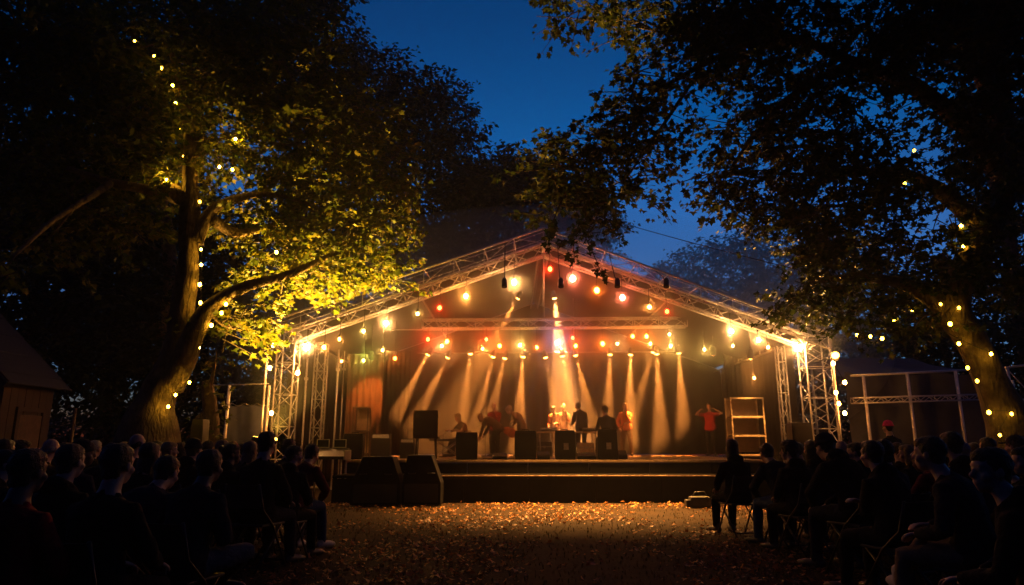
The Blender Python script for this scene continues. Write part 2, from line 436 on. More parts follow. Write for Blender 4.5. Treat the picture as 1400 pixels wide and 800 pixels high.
# --- the big lamplit maple at the left
B0 = P(212, 622, 13.0); B0.z = 0
tr1 = [(B0 + V((-.15, .05, -.2)), .74), (P(205, 590, 13), .50), (P(217, 540, 13), .32), (P(236, 490, 13), .26), (P(248, 440, 13), .23), (P(255, 390, 13), .21), (P(259, 330, 13), .19), (P(261, 280, 13), .19), (P(260, 240, 13), .14), (P(258, 180, 13.1), .12), (P(246, 110, 13.3), .08), (P(225, 50, 13.5), .04)]
tr2 = [(P(230, 525, 13.0), .28), (P(252, 485, 12.9), .22), (P(268, 452, 12.85), .18), (P(290, 420, 12.85), .15), (P(340, 390, 13.0), .11), (P(400, 372, 13.6), .08), (P(460, 345, 14.2), .05)]
tr3 = [(P(266, 330, 13), .16), (P(292, 288, 13.1), .11), (P(345, 268, 13.4), .08), (P(400, 272, 13.8), .05), (P(450, 290, 14.4), .04)]
tr4 = [(P(258, 275, 13), .17), (P(215, 262, 12.7), .11), (P(150, 250, 12.2), .08), (P(90, 230, 11.8), .05)]
tr5 = [(P(256, 272, 13), .14), (P(200, 232, 13.2), .09), (P(160, 200, 13.4), .05)]
tr6 = [(P(290, 300, 13.1), .13), (P(330, 320, 13.6), .09), (P(390, 300, 14.4), .05)]
tr7 = [(P(150, 250, 12.2), .07), (P(80, 300, 10.8), .045), (P(20, 350, 9.7), .025)]
bl = [blob(300, 190, 13.2, 62, 48), blob(225, 205, 13.3, 60, 45), blob(232, 245, 13.0, 48, 26), blob(150, 230, 13.0, 75, 40), blob(90, 270, 12.4, 65, 40),
      blob(170, 300, 13.0, 65, 32), blob(60, 330, 12.5, 55, 25),
      blob(400, 200, 14.0, 95, 55), blob(480, 175, 14.3, 60, 45), blob(510, 235, 14.5, 55, 38), blob(440, 255, 14.3, 75, 35),
      blob(540, 290, 14.8, 36, 30), blob(470, 312, 14.5, 75, 32), blob(390, 330, 14.2, 70, 30), blob(350, 300, 13.8, 55, 26), blob(490, 360, 14.7, 52, 28), blob(430, 372, 14.5, 65, 26), blob(520, 375, 14.8, 34, 22),
      blob(370, 382, 14.2, 45, 16), blob(320, 450, 13.3, 32, 30), blob(334, 428, 13.4, 22, 20),
      blob(200, 130, 13.5, 90, 45), blob(310, 110, 13.8, 95, 55), blob(400, 110, 14.0, 80, 55), blob(250, 50, 13.8, 110, 50), blob(370, 40, 13.8, 80, 45), blob(100, 150, 13.2, 90, 70), blob(130, 60, 13.2, 110, 60), blob(40, 230, 12.5, 60, 70),
      blob(30, 60, 12.5, 80, 80), blob(12, 365, 9.5, 32, 26), blob(240, 440, 13.2, 10, 12)]
for q in ((-7.5, 8.5, 9.5), (-5, 6.5, 10.5), (-8, 4.5, 9.5), (-4.5, 2.5, 10.5), (-2, 4.5, 11.5), (-6.5, 0, 10), (-2.5, -.5, 11), (-1.5, 7.5, 12), (-1, 2, 12), (-4, 9, 11.5), (-1, -2.5, 12)): bl.append((q, (2.0, 2.0, 1.0)))  # unseen boughs added above the view to shade the crowd from the sky
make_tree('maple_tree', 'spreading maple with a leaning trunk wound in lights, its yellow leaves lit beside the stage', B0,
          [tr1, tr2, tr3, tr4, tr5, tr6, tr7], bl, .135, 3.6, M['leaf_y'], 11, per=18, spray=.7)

# --- the big overhanging tree at the right
B1 = P(1378, 622, 12.0); B1.z = 0
r1 = [(B1 + V((.05, .05, -.2)), .62), (P(1380, 590, 12), .36), (P(1356, 520, 12), .28), (P(1324, 460, 12), .26), (P(1306, 425, 12), .26), (P(1322, 370, 11.9), .25), (P(1356, 300, 11.8), .24), (P(1378, 220, 11.6), .22), (P(1360, 130, 11.4), .22), (P(1310, 40, 11.2), .16), (P(1240, -60, 11), .1)]
r2 = [(P(1385, 260, 11.7), .24), (P(1320, 170, 11.4), .18), (P(1250, 120, 11.2), .14), (P(1160, 80, 11), .1), (P(1060, 50, 11), .07), (P(960, 90, 11.2), .045), (P(890, 125, 11.4), .03)]
r3 = [(P(1345, 310, 11.8), .18), (P(1270, 250, 11.8), .13), (P(1190, 235, 12.2), .09), (P(1110, 240, 12.6), .05)]
r4 = [(P(1297, 425, 12), .2), (P(1240, 390, 12.3), .12), (P(1170, 380, 12.8), .08), (P(1100, 390, 13.4), .04)]
r5 = [(P(1160, 82, 11), .08), (P(1060, 150, 11.6), .06), (P(1000, 230, 12.2), .03)]
r6 = [(P(960, 90, 11.2), .04), (P(900, 180, 11.6), .03), (P(850, 250, 12.2), .02)]
br = [blob(790, 5, 11.2, 55, 16), blob(870, 25, 11, 60, 38), blob(960, 20, 11, 75, 45), blob(1050, 20, 11, 85, 50), blob(1020, 85, 11.2, 60, 30), blob(920, 100, 11.2, 60, 34), blob(860, 145, 11.4, 50, 34), blob(800, 190, 11.6, 55, 30), blob(875, 195, 11.6, 48, 38),
      blob(770, 230, 11.8, 50, 28), blob(825, 250, 11.9, 50, 28), blob(880, 265, 12, 24, 30), blob(760, 280, 12.2, 40, 20), blob(815, 300, 12.4, 30, 20), blob(800, 325, 12.5, 24, 14),
      blob(1080, 130, 11.6, 60, 50), blob(1020, 190, 11.8, 45, 45), blob(980, 240, 12, 34, 28), blob(1050, 245, 12, 60, 42), blob(1110, 190, 11.8, 65, 55), blob(1130, 280, 12.2, 75, 40), blob(1060, 300, 12.3, 50, 25), blob(1000, 275, 12.1, 26, 16),
      blob(1170, 330, 12.4, 75, 35), blob(1110, 345, 12.6, 45, 24), blob(1220, 390, 12.4, 75, 35), blob(1130, 395, 12.9, 45, 28), blob(1085, 420, 13.4, 34, 22), blob(1180, 425, 12.8, 50, 26),
      blob(1190, 50, 11.2, 90, 50), blob(1310, 60, 10.8, 110, 80), blob(1150, 115, 11.4, 40, 28), blob(1380, 180, 10.8, 70, 80), blob(1300, 160, 11.3, 40, 30), blob(1290, 290, 11.8, 70, 35), blob(1370, 360, 11.5, 70, 60), blob(1290, 350, 12, 45, 25), blob(1170, 180, 11.8, 28, 30), blob(1200, 265, 12, 32, 20), blob(1160, 228, 11.5, 50, 24), blob(1232, 222, 11.3, 46, 24), blob(1195, 245, 11.6, 40, 18), blob(1390, 20, 10.6, 70, 60), blob(1270, 5, 10.8, 90, 50), blob(1010, 25, 10.8, 60, 40), blob(1270, 445, 12.2, 34, 16)]
for q in ((7, 8, 9.5), (4.5, 6, 10.5), (7.5, 4, 9.5), (4, 2, 10.5), (1.5, 4, 11.5), (6.5, 0, 10), (1.5, -.5, 11), (9, 8.5, 8), (1, 6.5, 12.5), (1.5, 1.5, 12), (4, 8.8, 11.5), (0, 4.2, 13), (3, -2.5, 12)): br.append((q, (2.0, 2.0, 1.0)))  # crown masses added overhead, out of view, to block sky light
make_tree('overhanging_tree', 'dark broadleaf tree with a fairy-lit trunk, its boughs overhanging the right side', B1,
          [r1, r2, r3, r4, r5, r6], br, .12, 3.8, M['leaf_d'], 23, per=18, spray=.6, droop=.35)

# --- the wood behind
def back_tree(name, label, basepx, Y, tops, seed, leaf=.3, dens=7.0, lm='leaf_b'):
    b = P(basepx, 608, Y); b.z = 0
    bl = [blob(px, py, Y + (k % 3 - 1) * .9, rx, ry) for k, (px, py, rx, ry) in enumerate(tops)]
    top = max(bl, key=lambda q: q[0][2]); cx = sum(q[0][0] for q in bl) / len(bl)
    tr = [(b + V((0, 0, -.2)), .42), (b + V((0, 0, 2)), .32), (V(((b.x + cx) / 2, Y, max(3.0, top[0][2] * .55))), .22), (V((top[0][0], Y, top[0][2] * .92)), .07)]
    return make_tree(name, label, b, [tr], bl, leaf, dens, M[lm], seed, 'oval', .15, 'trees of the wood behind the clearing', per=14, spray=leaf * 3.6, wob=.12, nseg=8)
back_tree('wood_tree', 'tall dark tree outlined on the blue sky, left of the gap above the stage', 575, 36,
          [(520, 95, 34, 28), (560, 115, 34, 24), (600, 130, 32, 28), (620, 165, 36, 30), (625, 205, 36, 26), (560, 180, 70, 55), (510, 160, 50, 60), (560, 260, 95, 60), (540, 340, 90, 50), (630, 260, 40, 40), (480, 80, 30, 35), (640, 320, 60, 50), (600, 375, 80, 50), (680, 355, 60, 45), (650, 400, 70, 40)], 31, dens=9)
back_tree('wood_tree', 'low rounded dark tree directly behind the stage roof peak', 740, 40,
          [(690, 240, 36, 26), (730, 245, 36, 24), (650, 270, 45, 40), (700, 290, 60, 45), (770, 290, 55, 36), (820, 305, 32, 24), (760, 335, 80, 30), (660, 340, 60, 35), (740, 380, 90, 40), (710, 255, 50, 36), (780, 270, 40, 34), (690, 225, 30, 24), (745, 228, 34, 24), (800, 285, 40, 30), (660, 255, 40, 34)], 32, dens=9)
back_tree('wood_tree', 'hazy far tree rising behind the right slope of the stage roof', 1010, 50,
          [(1000, 335, 30, 22), (1040, 335, 34, 24), (960, 355, 34, 24), (1010, 375, 60, 34), (930, 375, 30, 22), (1060, 385, 50, 40), (970, 415, 70, 40), (895, 370, 20, 14), (900, 400, 40, 26), (1050, 440, 60, 40)], 33, leaf=.34)
back_tree('wood_tree', 'hazy dark tree behind the right eave of the stage roof', 1130, 40,
          [(1120, 345, 40, 30), (1160, 330, 40, 30), (1110, 400, 50, 40), (1180, 400, 60, 50), (1140, 470, 60, 40), (1095, 455, 50, 40), (1095, 515, 60, 45), (1150, 535, 70, 45), (1060, 560, 60, 30), (1200, 480, 60, 50), (1100, 310, 24, 16)], 34)
back_tree('wood_tree', 'black tree beyond the fenced tarp frame on the right', 1270, 27,
          [(1250, 400, 60, 50), (1310, 420, 60, 60), (1270, 480, 80, 50), (1220, 500, 50, 50), (1350, 500, 60, 60), (1290, 540, 90, 40), (1200, 550, 60, 40)], 35, leaf=.26)
back_tree('wood_tree', 'towering black tree at the far right edge', 1420, 22,
          [(1390, 120, 60, 70), (1400, 230, 70, 70), (1390, 340, 60, 70), (1390, 440, 60, 70), (1400, 530, 60, 60), (1350, 240, 34, 40), (1330, 40, 60, 50)], 36, leaf=.24)
back_tree('wood_tree', 'tall black tree behind the roof of the hut', 20, 24,
          [(30, 60, 90, 80), (20, 180, 90, 80), (60, 290, 90, 70), (20, 390, 80, 70), (100, 400, 70, 60), (110, 130, 70, 80), (90, 500, 80, 60), (0, 260, 60, 60), (60, 230, 70, 50), (110, 300, 60, 60), (60, 350, 70, 50), (130, 220, 60, 50), (30, 450, 60, 40)], 37, leaf=.26)
back_tree('wood_tree', 'broad black tree filling the gap between the hut and the maple', 140, 29, [(150, 300, 80, 60), (110, 360, 80, 60), (190, 360, 80, 60), (150, 430, 90, 60), (230, 300, 70, 60), (150, 500, 90, 60), (90, 450, 70, 60), (60, 310, 60, 60), (230, 430, 70, 60), (200, 240, 70, 50)], 44, leaf=.28)
back_tree('wood_tree', 'tall black tree rising behind the lamplit maple', 215, 24,
          [(200, 60, 90, 70), (290, 70, 80, 70), (200, 180, 70, 60), (240, 150, 60, 60), (180, 330, 80, 70), (240, 400, 80, 60), (170, 440, 70, 60), (250, 490, 80, 60), (170, 530, 80, 60), (120, 30, 80, 60)], 38, leaf=.26)
back_tree('wood_tree', 'dark tree with its crown cut by the upper left sky edge', 400, 27,
          [(380, 20, 70, 50), (430, 20, 50, 34), (440, 90, 52, 46), (380, 110, 70, 60), (420, 170, 80, 50), (465, 150, 44, 50), (320, 40, 60, 60), (455, 225, 60, 45), (400, -20, 80, 40)], 39, leaf=.27)
back_tree('wood_tree', 'dark tree filling the gap left of the stage tower', 345, 31,
          [(330, 330, 70, 60), (400, 320, 80, 60), (460, 360, 70, 60), (350, 420, 80, 60), (430, 440, 80, 60), (320, 500, 70, 60), (250, 555, 60, 45), (300, 565, 60, 40), (360, 560, 70, 40), (260, 470, 60, 50), (390, 520, 80, 60), (460, 300, 60, 50), (300, 400, 60, 60), (510, 430, 70, 50)], 40, leaf=.28)

# unseen wood added behind the spectators to block sky light: one mass of foliage
rs = np.random.default_rng(77); bls = []
for k in range(44):
    a_ = R(188 + 164 * k / 43) if k % 2 == 0 else R(186 + 168 * k / 43); rr_ = rs.uniform(17, 20)
    for z_ in (2.5, 7.0, 11.5): bls.append(((rr_ * math.cos(a_), rr_ * math.sin(a_) + 1.5, z_ + rs.uniform(-1, 1)), (2.2, 2.0, 2.8)))
p, d, n, s = sprays(bls, .55, 2.2, rs, None, .15, 'oval', 14, 1.4)
vv, ff = leaves_mesh('woodland', p, d, n, s, 'oval')
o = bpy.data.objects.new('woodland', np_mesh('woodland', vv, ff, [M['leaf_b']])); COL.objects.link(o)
tag(o, 'unseen dark wood added behind the audience to block sky light', 'wood', kind='stuff')

# hedge of undergrowth that closes the clearing behind everything
for k, (px, Y) in enumerate([(40, 33), (150, 32), (255, 33), (1130, 30), (1215, 31), (1300, 31), (1390, 29), (1085, 32), (385, 31), (320, 32)]):
    b = P(px, 608, Y); b.z = 0
    rs = np.random.default_rng(60 + k)
    bls = [((b.x + rs.uniform(-1.6, 1.6), Y + rs.uniform(-.5, .5), rs.uniform(.5, 2.2)), (1.4, 1.2, 1.0)) for _ in range(7)]
    where = ['beyond the hut at the far left', 'behind the hut gable and the maple', 'behind the maple trunk', 'just right of the stage tower', 'behind the first tent pole', 'behind the tarp tent', 'at the far right edge', 'behind the right flank of the stage', 'behind the left truss tower', 'behind the screen fence'][k]
    root = thing('undergrowth_bush', 'dense dark bush ' + where, 'bush', b, 'bushes closing the back of the clearing')
    stm = MB()
    for bc, _ in bls: stm.tube([b + V((rs.normal(0, .2), 0, 0)), (b + V(bc)) / 2 + V((0, 0, .1)), bc], [.04, .03, .01], 5)
    stm.build('stem', M['bark'], root)
    p, d, n, s = sprays(bls, .24, 3.6, rs, None, .1, 'oval', 14, .7)
    vv, ff = leaves_mesh('foliage', p, d, n, s, 'oval'); vv -= np.array(b)
    o = bpy.data.objects.new('foliage', np_mesh('foliage', vv, ff, [M['leaf_b']])); COL.objects.link(o); o.parent = root

# ------------------------------------------------------------------ stage platform
SX0, SX1 = P(472, 640, 16.8).x, 6.2            # left and right ends of the deck
DZ, AZ = .89, .585
YF, YA, YB = 16.8, 15.62, 27.4
st = thing('stage_platform', 'low dark stage platform with a worn deck and a lower front apron', 'stage', ((SX0 + SX1) / 2, YF, 0))
m = MB(); wpl = .245
x = SX0
while x < SX1 - .02:
    x2 = min(x + wpl, SX1); m.box(((x + x2) / 2, (YF + YB) / 2 + .02, DZ - .03 + rnd.uniform(-.002, .002)), (x2 - x - .006, YB - YF - .04, .06)); x = x2
m.build('deck', M['deck'], st)
m = MB(); nseg = 7
for k in range(nseg):
    a0 = SX0 + (SX1 - SX0) * k / nseg; a1 = SX0 + (SX1 - SX0) * (k + 1) / nseg
    m.box(((a0 + a1) / 2, YF + .03, (DZ - .07) / 2), (a1 - a0 - .012, .05, DZ - .075), bev=.006)
for sx in (SX0, SX1):
    m.box((sx + (.03 if sx == SX0 else -.03), (YF + YB) / 2 + .1, (DZ - .07) / 2), (.05, YB - YF - .3, DZ - .075))
m.build('fascia', M['fascia'], st)
m = MB(); m.box(((SX0 + SX1) / 2, YF + .0, DZ - .022), (SX1 - SX0, .035, .05), bev=.006); m.build('deck_edge', M['edge'], st)
AX0 = P(600, 650, YA).x
m = MB(); m.box(((SX0 + SX1) / 2, (YA + YF) / 2 - .01, AZ - .03), (SX1 - SX0, YF - YA - .06, .06)); m.build('apron', M['fascia'], st)
m = MB()
for k in range(nseg):
    a0 = SX0 + (SX1 - SX0) * k / nseg; a1 = SX0 + (SX1 - SX0) * (k + 1) / nseg
    m.box(((a0 + a1) / 2, YA + .03, (AZ - .07) / 2), (a1 - a0 - .01, .05, AZ - .075), bev=.005)
m.build('apron_fascia', M['fascia'], st)
m = MB(); m.box(((AX0 + SX1) / 2, YA + .0, AZ - .012), (SX1 - AX0, .03, .03), bev=.005); m.build('apron_edge', M['edge'], st)

# ------------------------------------------------------------------ roof structure
YO, YM, YR = 17.3, 18.5, 26.9
pk = P(743, 342, YM); eL = P(398, 462, YM); eR = P(1100, 468, YM)
opk = P(743, 312, YO); oL = P(369, 440, YO); oR = P(1135, 456, YO)
rf = thing('stage_roof', 'gabled aluminium truss roof standing over the stage on lattice towers', 'stage roof', (pk.x, YM, 0))
for A_, B_ in ((eL, pk), (pk, eR)):
    m = MB(); truss(m, A_, B_, .30, .32, .42, .032, .015); m.build('rafter_truss', M['alu'], rf)
rowL = [V((eL.x, YR, eL.z)), V((pk.x, YR, pk.z)), V((eR.x, YR, eR.z))]
for A_, B_ in ((rowL[0], rowL[1]), (rowL[1], rowL[2])):
    m = MB(); truss(m, A_, B_, .3, .3, .6, .024, .012); m.build('rafter_truss', M['alu'], rf)
# light outer gable frame standing in front
for A_, B_, (Ci, Di) in ((oL, opk, (eL, pk)), (oR, opk, (eR, pk))):
    m = MB(); m.tube([A_, B_], .030, 7)
    lo0 = A_ + V((0, 0, -.42)); lo1 = B_ + V((0, 0, -.42)); m.tube([lo0, lo1], .014, 6)
    n = 9
    for i in range(n + 1):
        t = i / n; p = A_.lerp(B_, t); q = lo0.lerp(lo1, t); r_ = Ci.lerp(Di, t) + V((0, 0, .16))
        m.tube([p, q], .010, 5); m.tube([p, r_], .012, 5)
        if i < n: m.tube([q, A_.lerp(B_, (i + 1) / n)] if i % 2 else [p, lo0.lerp(lo1, (i + 1) / n)], .010, 5)
    for f in (.33, .66):
        m.tube([A_.lerp(Ci, f) + V((0, 0, .1)), B_.lerp(Di, f) + V((0, 0, .1))], .009, 5)
    m.build('outer_gable_frame', M['alu'], rf)
def tower(name, px0, px1, Y, pytop, parent=None, label=None, w=None, mt='alu', bay=.42, zb=0.0, depth=None, r=.026):
    a = P(px0, 560, Y); b = P(px1, 560, Y); top = P((px0 + px1) / 2, pytop, Y).z
    c = V(((a.x + b.x) / 2, Y, zb)); ww = w or abs(b.x - a.x)
    root = parent
    if parent is None: root = thing(name, label, 'scaffold tower', c, 'scaffold towers inside the stage')
    m = MB(); truss(m, c + V((0, 0, .03)), V((c.x, Y, top)), ww, depth or ww, bay, r, .012, up=(0, 1, 0))
    m.build('truss_tower' if parent else 'lattice', M[mt], root)
    m = MB(); m.box((c.x, Y, zb + .012), (ww + .18, (depth or ww) + .18, .024)); m.build('base_plate', M['steel'], root)
    return root
tower('', 377, 401, YM, 455, rf); tower('', 1103, 1137, YM, 462, rf, depth=.5)
for A_, px in ((oL, 369), (oR, 1140)):
    m = MB(); a = P(px, 560, YO); m.tube([V((A_.x, YO, 0)), A_], .028, 7); m.build('outer_post', M['alu'], rf)
for cnr in (rowL[0], rowL[2]):
    m = MB(); truss(m, V((cnr.x, YR, .03)), cnr, .35, .35, .5, .024, .012, up=(0, 1, 0)); m.build('truss_tower', M['alu'], rf)
m = MB(); m.tube([P(743, 336, YM - .2), P(744, 437, YM - .2)], .02, 7); m.tube([P(743, 330, YM - .2), P(743, 345, YM - .2)], .05, 8)
m.build('ridge_post', M['alu'], rf)
for t in (0.02, .5, .98):                                # purlins front to back
    for A_, B_, C_, D_ in ((eL, pk, rowL[0], rowL[1]), (pk, eR, rowL[1], rowL[2])):
        m = MB(); m.tube([A_.lerp(B_, t) + V((0, .2, -.02)), C_.lerp(D_, t) + V((0, -.2, -.02))], .03, 6); m.build('purlin', M['steel'], rf)
m = MB()
for A_, B_, C_, D_ in ((eL, pk, rowL[0], rowL[1]), (pk, eR, rowL[1], rowL[2])):   # fabric with sag between the frames
    nx, ny = 18, 12; vs = []
    for j in range(ny + 1):
        for i in range(nx + 1):
            t = i / nx; f = j / ny; p = A_.lerp(B_, t).lerp(C_.lerp(D_, t), f)
            p = p + V((0, 0, .22 - .10 * math.sin(math.pi * f) * abs(math.sin(math.pi * t)))); vs.append(p)
    k = len(vs); vs2 = [v + V((0, 0, .02)) for v in vs]; W = nx + 1
    fs = [(j * W + i, j * W + i + 1, (j + 1) * W + i + 1, (j + 1) * W + i) for j in range(ny) for i in range(nx)]
    m.add(vs, [f[::-1] for f in fs], True); m.add(vs2, fs, True)
m.build('canopy', M['canopy'], rf)
def roofz(x):
    if x < pk.x: t = (x - eL.x) / (pk.x - eL.x); return eL.z + (pk.z - eL.z) * t
    t = (x - pk.x) / (eR.x - pk.x); return pk.z + (eR.z - pk.z) * t

# drapes
def drape(name, label, x0, x1, Y, z0, ztop, mt, fold=.12, amp=.05, depth=0.0, along='x', cat='curtain', group=None):
    m = MB(); n = max(8, int(abs(x1 - x0) / .03)); vs = []; nz = 10
    for j in range(nz + 1):
        for i in range(n + 1):
            x = x0 + (x1 - x0) * i / n; t = j / nz; zt = ztop(x) if callable(ztop) else ztop
            ph = 2 * math.pi * x / fold + 1.3 * noise.noise(V((x * 2, t * 1.5, 0)))
            d = amp * (1 - .35 * t) * (math.sin(ph) + .5 * noise.noise(V((x * 3, t * 2, 9))))
            z = z0 + (zt - z0) * t
            vs.append((x, Y + d, z) if along == 'x' else (Y + d, x, z))
    W = n + 1
    m.add(vs, [(j * W + i, j * W + i + 1, (j + 1) * W + i + 1, (j + 1) * W + i) for j in range(nz) for i in range(n)], True)
    o = m.build(name, mt); md = o.modifiers.new('thickness', 'SOLIDIFY'); md.thickness = .012
    return tag(o, label, cat, group)
drape('backdrop_curtain', 'tall black pleated backdrop curtain closing the back of the stage', eL.x - .1, eR.x + .1, YR - .35, DZ + .01, lambda x: roofz(x) + .12, M['drape'], .55, .03)
drape('side_wall_curtain', 'black curtain wall closing the left flank of the stage roof', 19.6, YR - .4, eL.x - .1, .04, eL.z + .15, M['drape'], .4, .06, along='y', group='curtain walls')
drape('side_wall_curtain', 'black curtain wall closing the right flank of the stage roof', 19.6, YR - .4, eR.x + .1, .04, eR.z + .15, M['drape'], .4, .06, along='y', group='curtain walls')
drape('wing_curtain', 'black wing curtain at the left side of the stage opening', P(524, 540, 24.0).x, P(560, 540, 24.0).x, 24.0, DZ + .01, P(550, 480, 24.0).z, M['drape'], .16, .05, group='wing curtains')
drape('wing_curtain', 'black wing curtain at the right side of the stage opening', P(992, 540, 24.0).x, P(1034, 540, 24.0).x, 24.0, DZ + .01, P(1000, 480, 24.0).z, M['drape'], .16, .05, group='wing curtains')
drape('brown_curtain', 'brown curtain glowing orange under the left wing lamps', P(474, 540, 21.8).x, P(522, 540, 21.8).x, 21.8, DZ + .01, P(500, 484, 21.8).z, M['brown_drape'], .2, .05)
drape('side_curtain', 'black side curtain hung behind the right scaffold', P(1012, 540, 24).x, P(1090, 540, 24).x, 24.4, .05, P(1050, 470, 24).z, M['drape'], .3, .06)
drape('side_curtain', 'dark side curtain behind the left lattice tower', P(408, 540, 24).x, P(470, 540, 24).x, 24.6, .05, P(440, 472, 24).z, M['drape'], .3, .06)

# scaffold pieces inside
tower('scaffold_tower', 428, 442, 21.0, 470, None, 'thin lattice scaffold tower left of the brown curtain', zb=0)
def pole(px, pyt, Y, label, zb=0.0, r=.03, pxb=None):
    a = P(px, 560, Y); m = MB(); top = P(px, pyt, Y)
    m.tube([V((a.x, Y, zb)), V((a.x, Y, top.z))], r, 8); m.box((a.x, Y, zb + .01), (.2, .2, .02)); m.box((a.x, Y, top.z - .6), (.1, .1, .08))
    return tag(m.build('scaffold_pole', M['alu']), label, 'scaffold pole', 'scaffold poles at the stage sides')
pole(416, 490, 20, 'bright upright pole between the left tower and the thin lattice tower')
pole(459, 478, 20.2, 'bright upright pole just left of the brown curtain')
pole(467, 480, 22.5, 'slim upright pole at the edge of the brown curtain', r=.02)
pole(1045, 470, 23, 'slim upright pole behind the wire shelf rack', r=.022)
tower('scaffold_tower', 1068, 1078, 19.6, 474, None, 'narrow ladder-like lattice tower right of the shelf rack', zb=0, r=.022)

# lighting truss and bar
YT = 21.2
lt = thing('lighting_truss', 'horizontal silver lattice truss hung across the stage under the gable', 'lighting truss', P(742, 443, YT))
m = MB(); truss(m, P(578, 444, YT), P(938, 441, YT), .3, .28, .42, .030, .014); m.build('lattice', M['alu'], lt)
m = MB(); m.tube([P(535, 451, YT), P(578, 451, YT)], .018, 6); m.build('end_rail', M['alu'], lt)
for px in (600, 742, 915): m = MB(); a = P(px, 436, YT); m.tube([a, V((a.x, YT, roofz(a.x) + .1))], .008, 5); m.build('hanging_cable', M['steel'], lt)
YL = 23.3
lb = thing('lighting_bar', 'thin steel bar carrying the row of spotlights below the truss', 'lighting bar', P(765, 482, YL))
m = MB(); m.tube([P(570, 483, YL), P(935, 481, YL)], .024, 8); m.build('bar', M['steel'], lb)
for px in (620, 700, 785, 870, 925): m = MB(); a = P(px, 482, YL); m.tube([a, V((a.x, YL, roofz(a.x) + .1))], .008, 5); m.build('hanging_cable', M['steel'], lb)

# ------------------------------------------------------------------ lamps
WARM, ORANGE, RED, PINK, WHITE, LIME, VIOLET, YEL = (1, .34, .06), (1, .15, .015), (1, .03, .006), (1, .16, .08), (1, .45, .14), (.72, .8, .1), (.62, .5, 1), (1, .58, .12)
CNAME = {WARM: 'warm amber', ORANGE: 'deep orange', RED: 'red', PINK: 'pinkish', WHITE: 'white-hot', LIME: 'yellow-green', VIOLET: 'pale violet', YEL: 'golden yellow'}
KI = .6; KB2 = .42
def lamp(px, py, Y, col, I, label, group, ztop=None, size=.06, name='stage_lamp', aim=None):
    """small open-face lamp: shade, bulb, hanger; I is the radiant intensity"""
    p = P(px, py, Y); root = thing(name, label, 'stage lamp', p, group); size = size * (.72 if col in (WARM, WHITE, YEL, LIME) else 1.1)
    ax = V(aim) if aim else V((rnd.uniform(-.2, .2), -1, -.95)); ax.normalize()
    r = size; q = max(.045, r * 1.0); bare = True
    m = MB()
    if bare: ax = V((0, 0, -1)); m.lathe(p, ax, [(-.13, .012), (-.12, .024), (-.05, .026), (-.035, .018)], 10)
    else: m.lathe(p, ax, [(-.24, q * .4), (-.2, q * .55), (-.15, q * .85), (-.08, q * 1.3), (0, q * 1.75), (.006, q * 1.76), (.004, q * 1.68), (-.075, q * 1.22), (-.12, q * .7), (-.125, .01)], 16)
    m.build('socket' if bare else 'shade', M['blackmetal'], root)
    b = MB(); b.ell(p - ax * (0 if bare else .035), (r, r, r * (1.15 if bare else 1)), nu=10, nv=6); b.build('bulb', emis(col, (KB2 if bare else KI) * I / (math.pi * r * r)), root)
    zt = ztop if ztop is not None else roofz(p.x)
    if zt > p.z + .05:
        h = MB(); h.tube([p - ax * .12, V((p.x, Y + .05, p.z + .1)), V((p.x, Y + .05, zt))], .009, 5); h.build('hanger', M['blackmetal'], root)
    return root
ORD = ['first', 'second', 'third', 'fourth', 'fifth', 'sixth', 'seventh', 'eighth', 'ninth', 'tenth', 'eleventh', 'twelfth', 'thirteenth', 'fourteenth', 'fifteenth', 'sixteenth', 'seventeenth', 'eighteenth', 'nineteenth', 'twentieth', 'twenty-first', 'twenty-second']
def row(lst, Y, where, group, frm='from the left', **kw):
    for k, (px, py, col, I, sz) in enumerate(lst):
        lamp(px, py, Y, col, I, f'{CNAME[col]} glowing lamp, {ORD[k]} {frm} {where}', group, size=sz, **kw)
row([(419, 475, WHITE, 26, .09), (443, 475, WARM, 4, .06), (464, 464, WARM, 1.6, .045), (497, 453, YEL, 2, .05), (528, 442, WHITE, 13, .075), (571, 429, YEL, 1.6, .05), (601, 421, RED, 2, .05), (637, 405, WARM, 12, .07), (703, 386, WHITE, 12, .075)],
    YM - .28, 'under the left slope of the roof', 'lamps under the roof slopes')
row([(752, 368, RED, 2.4, .055), (783, 381, PINK, 9, .07), (816, 397, ORANGE, 4, .065), (851, 407, PINK, 4.2, .065), (888, 420, WARM, 3, .06), (912, 426, RED, 1.4, .05), (1000, 453, WHITE, 12, .07), (1037, 465, WHITE, 9, .065), (1050, 475, WARM, 1.5, .045), (1092, 476, WHITE, 26, .09)],
    YM - .28, 'under the right slope of the roof', 'lamps under the roof slopes')
row([(585, 464, RED, 3.04, .05), (604, 473, WHITE, 3.04, .045), (611, 467, ORANGE, 3.42, .05), (660, 477, WARM, 2.66, .045), (665, 464, RED, 2.66, .045), (683, 473, ORANGE, 3.04, .05), (711, 472, YEL, 3.42, .055), (734, 475, ORANGE, 1.90, .04), (763, 468, VIOLET, 2.28, .05), (783, 462, RED, 1.90, .045), (787, 473, ORANGE, 2.66, .045), (824, 470, ORANGE, 3.80, .055), (844, 470, WHITE, 1.71, .035), (865, 460, ORANGE, 2.28, .045), (884, 460, ORANGE, 3.04, .05), (889, 470, WARM, 3.04, .05), (915, 457, WHITE, 1.90, .04), (917, 473, YEL, 3.42, .05)],
    YT - .1, 'in the row under the lighting truss', 'lamps under the lighting truss', ztop=P(742, 449, YT).z)
row([(467, 494, WARM, .9, .04), (497, 493, LIME, 1.6, .05), (523, 479, YEL, 1.6, .05), (540, 490, ORANGE, 1.3, .045)], 20.8, 'in the left wing above the brown curtain', 'lamps in the stage wings')
